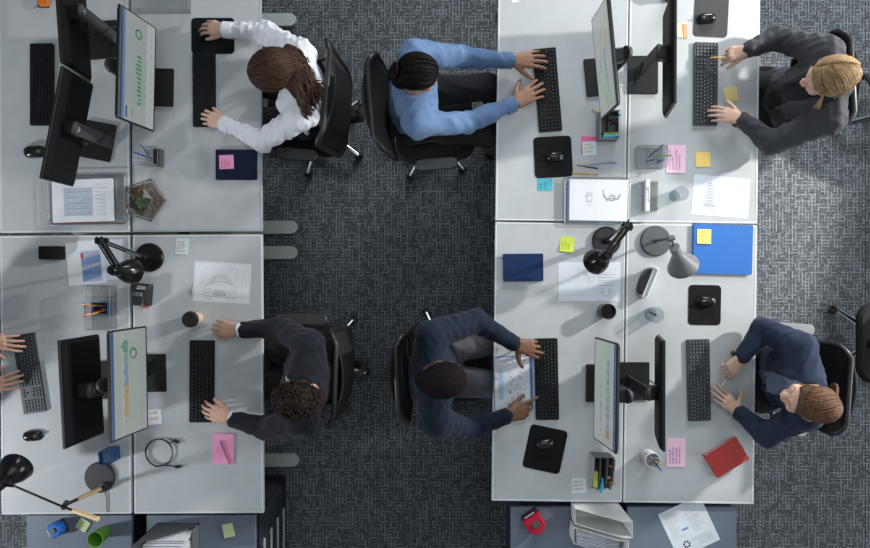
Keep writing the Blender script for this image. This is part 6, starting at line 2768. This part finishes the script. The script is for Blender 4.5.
    note('pale pink note with purple writing below the edge-on monitor', 676, 452.5, 18.5, 28.5, -1, M_pinkl, 4, M_inkp, vertical=True, curl=.003, lw=.0032, seed=3)
    t, W, D, h = book('red notebook lying askew on the desk by the woman in the navy blazer', 725.5, 456.5, 37, 26, 31, mat('cover_red', (.42, .035, .03), .5, bump=.1), h=.018, spine=-1,
                      ribbon=(mat('ribbon_red', (.35, .03, .03), .6), [(-.09, .075), (-.112, .072)], .010))
    # white earphone-like stylus between the hands
    pen('slim white pen held between the two hands of the woman in the navy blazer', P(727, 379, .79), P(720, 388, .80), (.75, .75, .75), (.3, .3, .3), r=.0035)
    # ================= on the low cabinets
    def punch(label, cx, cy, rz, col, colm, sz=1.0):
        t = thing('hole_punch', label, 'hole punch', P(cx, cy, CZ + .0005), math.radians(rz), 'hole punches')
        bm = B()
        add_rbox(bm, (0, 0, .011), (.105 * sz, .100 * sz, .020), .010, .003)
        obj('base', bm, mat('punch_base_black', (.018, .020, .022), .4), t)
        bm = B()
        M = Matrix.Translation((.0, -.012 * sz, .046)) @ Matrix.Rotation(-.18, 4, 'X')
        pts = [(-.052 * sz, .048 * sz), (-.050 * sz, -.025 * sz), (-.022 * sz, -.055 * sz), (.022 * sz, -.055 * sz), (.050 * sz, -.025 * sz), (.052 * sz, .048 * sz)]
        add_prism(bm, pts, -.020, .020, .008, M)
        obj('lever', bm, colm, t)
        bm = B()
        add_rbox(bm, (.004, -.022 * sz, .070), (.036 * sz, .036 * sz, .006), .006, .001, M=Matrix.Rotation(-.18, 4, 'X'))
        obj('press_pad', bm, mat('punch_pad_grey', (.06, .075, .07), .5), t)
        bm = B()
        add_tube(bm, [(-.03 * sz, .046 * sz, .052), (.03 * sz, .046 * sz, .052)], .006, n=10)
        obj('axle', bm, M_steel, t, smooth=True)
        return t
    punch('red hole punch on the slate cabinet top', 532.5, 518.5, 34, 0, mat('punch_red', (.42, .008, .035), .3), .98)
    punch('blue hole punch with a chrome side on the slate cabinet top', 60.5, 526.5, 115, 0, mat('punch_blue', (.012, .13, .50), .3), .72)
    note('pale green note pad beside the green mug', 83.5, 524.5, 11.5, 11, -32, M_limep, curl=0, z=CZ + .0005, pad=.006, padm=M_limep, name='note_pad')
    note('pale green note pad beside the dark file box', 228.5, 530, 10, 13.5, 12, M_limep, curl=0, z=CZ + .0005, pad=.008, padm=M_limep, name='note_pad')
    t = tumbler('green mug on the slate cabinet top at lower left', 105.5, 531.5, .033, .043, .105, mat('mug_green', (.12, .34, .035), .4), z=CZ + .0005, name='mug', cat='mug', wall=.004)
    paper('loose printed form with a round emblem on the slate cabinet top', 689, 527, 46, 49, 25, draw_form, z=CZ + .0005, m=M_paper2)  # blue-grey paper colour stands in for the shade on the form

    def file_box(label, x0, x1, yc, th, h_low, h_high, m, tall_right=True, papers=True, cut_y=None, group='magazine files', pm=None):
        """open-fronted upright magazine file; long side on local x"""
        z = CZ + .0005
        a, b = P(x0, yc, z), P(x1, yc, z)
        w = b.x - a.x
        t = thing('magazine_file', label, 'magazine file', ((a.x + b.x) / 2, a.y, z), 0, group)
        tw = .004
        s = 1 if tall_right else -1
        bm = B()
        for sy in (-1, 1):
            v = [(-s * w / 2, 0), (s * w / 2, 0), (s * w / 2, h_high), (s * w * .30, h_high), (-s * w / 2, h_low)]
            f0 = [bm.verts.new((p[0], sy * th / 2 - tw / 2, p[1])) for p in v]
            f1 = [bm.verts.new((p[0], sy * th / 2 + tw / 2, p[1])) for p in v]
            bm.faces.new(f0)
            bm.faces.new(f1[::-1])
            for i in range(5):
                bm.faces.new((f0[i], f1[i], f1[(i + 1) % 5], f0[(i + 1) % 5]))
        obj('side_panel', bm, m, t)
        bm = B()
        add_box(bm, (s * (w / 2 - tw / 2), 0, h_high / 2), (tw, th - tw, h_high))
        add_box(bm, (0, 0, tw / 2), (w - 2 * tw, th - tw, tw))
        obj('spine_panel', bm, m, t)
        bm = B()
        add_box(bm, (-s * (w / 2 - tw / 2), 0, h_low / 2), (tw, th - tw, h_low))
        obj('front_lip', bm, m, t)
        return t, w, z
    M_file = mat('file_white', (.78, .78, .77), .55)
    file_box('white open-fronted magazine file nearest the desk edge', 571, 617, 509.5, .082, .095, .27, M_file)
    t, w, z = file_box('second white magazine file, with papers, cut by the bottom edge', 569.5, 614, 528, .082, .10, .26, M_file)
    c = P(590, 528, z + .006)
    t = thing('paper_stack', 'white papers standing in the second magazine file', 'paper', c, 0, 'paper sheets')
    bm = B()
    r = random.Random(5)
    for i in range(9):
        v = [(-.10, 0), (.10, 0), (.10, .20 + r.uniform(-.01, .01)), (.03, .20), (-.10, .12 + r.uniform(-.015, .015))]
        y = -.030 + .0072 * i
        f0 = [bm.verts.new((p[0], y - .0014, p[1])) for p in v]
        f1 = [bm.verts.new((p[0], y + .0014, p[1])) for p in v]
        bm.faces.new(f0)
        bm.faces.new(f1[::-1])
        for k in range(5):
            bm.faces.new((f0[k], f1[k], f1[(k + 1) % 5], f0[(k + 1) % 5]))
    obj('sheet', bm, M_paper2, t)
    # dark file box
    z = CZ + .0005
    a, b = P(157, 523, z), P(199.5, 523, z)
    w, d, h = b.x - a.x, .15, .29
    t = thing('file_box', 'dark open file box holding white papers, at the bottom edge', 'file box', ((a.x + b.x) / 2, a.y - d / 2, z), 0)
    M_fb = mat('file_box_charcoal', (.055, .057, .062), .5)
    M_fb2 = mat('file_box_smoke', (.12, .125, .13), .5)
    bm = B()
    tw = .004
    add_box(bm, (0, 0, tw / 2), (w, d, tw))
    add_box(bm, (-w / 2 + tw / 2, 0, h / 2), (tw, d, h))
    add_box(bm, (0, -d / 2 + tw / 2, h / 2), (w - 2 * tw, tw, h))
    obj('box_wall', bm, M_fb, t)
    bm = B()
    add_box(bm, (w / 2 - tw / 2, 0, .05), (tw, d, .10))
    obj('side_wall', bm, M_fb2, t)
    bm = B()
    v = [(-w / 2, 0), (w / 2, 0), (w / 2, .03), (-w / 2, h * .93)]
    f0 = [bm.verts.new((p[0], d / 2 - tw, p[1])) for p in v]
    f1 = [bm.verts.new((p[0], d / 2, p[1])) for p in v]
    bm.faces.new(f0)
    bm.faces.new(f1[::-1])
    for i in range(4):
        bm.faces.new((f0[i], f1[i], f1[(i + 1) % 4], f0[(i + 1) % 4]))
    obj('front_wall', bm, M_fb, t)
    t = thing('paper_stack', 'white papers standing in the dark file box', 'paper', ((a.x + b.x) / 2, a.y - d / 2 - .005, z + .005), 0, 'paper sheets')
    bm = B()
    for i in range(14):
        y = .055 - .009 * i
        hh = .17 + .07 * (i / 13) + r.uniform(-.015, .015)
        add_box(bm, (r.uniform(-.006, .006), y, hh / 2), (w - .030, .003, hh), rz=r.uniform(-.01, .01))
    obj('sheet', bm, M_paper, t)
# ------------------------------------------------------------------ light and camera
def area(name, loc, target, size, power, col, sizey=None, spread=None):
    l = bpy.data.lights.new(name, 'AREA')
    l.energy = power
    l.color = col
    l.size = size
    if sizey:
        l.shape = 'RECTANGLE'
        l.size_y = sizey
    if spread:
        l.spread = math.radians(spread)
    o = bpy.data.objects.new(name, l)
    COL.objects.link(o)
    o.location = loc
    o.rotation_euler = (Vector(target) - Vector(loc)).to_track_quat('-Z', 'Y').to_euler()
    return o


def spot(name, loc, target, cone, blend, radius, power, col):
    l = bpy.data.lights.new(name, 'SPOT')
    l.energy = power
    l.color = col
    l.spot_size = math.radians(cone)
    l.spot_blend = blend
    l.shadow_soft_size = radius
    o = bpy.data.objects.new(name, l)
    COL.objects.link(o)
    o.location = loc
    o.rotation_euler = (Vector(target) - Vector(loc)).to_track_quat('-Z', 'Y').to_euler()
    return o


def build_light():
    w = bpy.data.worlds.new('world')
    SC.world = w
    w.use_nodes = True
    w.node_tree.nodes['Background'].inputs['Color'].default_value = (.8, .87, 1, 1)
    w.node_tree.nodes['Background'].inputs['Strength'].default_value = .3
    # a key lamp from the upper right, a weaker one from the left, daylight from windows, ceiling panels and an added fill from the right
    spot('key_lamp_right', (4.3, 1.6, 2.5), (1.35, .45, .735), 54, .35, .10, 760, (1.0, .97, .92))
    area('window_light_left', (-4.4, -1.8, 2.3), (-1.4, 0, .7), .30, 78, (.92, .96, 1.0))
    area('ceiling_panel_light', (0.3, 1.0, 4.9), (0.3, .8, 0), 4.0, 48, (.88, .96, 1.0), 2.5)
    area('window_light_back', (2.4, 6.2, 2.9), (1.7, 1.9, 0), 4.2, 105, (.92, .97, 1.0), 1.8, spread=70)
    area('side_fill_light', (7.2, -.8, 2.3), (1.2, -.8, .7), 4.0, 210, (.88, .97, 1.0), 2.2)  # added soft fill, lifts the ambient level on the right desks


def build_camera():
    cam = bpy.data.cameras.new('camera')
    cam.sensor_fit = 'HORIZONTAL'
    cam.sensor_width = 36.0
    cam.lens = 36.0 * FPX / 870.0
    cam.clip_start = .05
    o = bpy.data.objects.new('camera', cam)
    COL.objects.link(o)
    o.location = (0, 0, CAM_H)
    o.rotation_euler = (0, 0, 0)
    SC.camera = o
    vs = SC.view_settings
    vs.view_transform = 'Standard'
    vs.look = 'None'
    vs.gamma = 1
    vs.exposure = 0
    vs.use_curve_mapping = False


build_room()
build_desks()
build_cabinets()
build_chairs()
build_monitors()
build_keyboards()
build_pads()
build_lamps()
build_items()
build_people()
build_light()
build_camera()
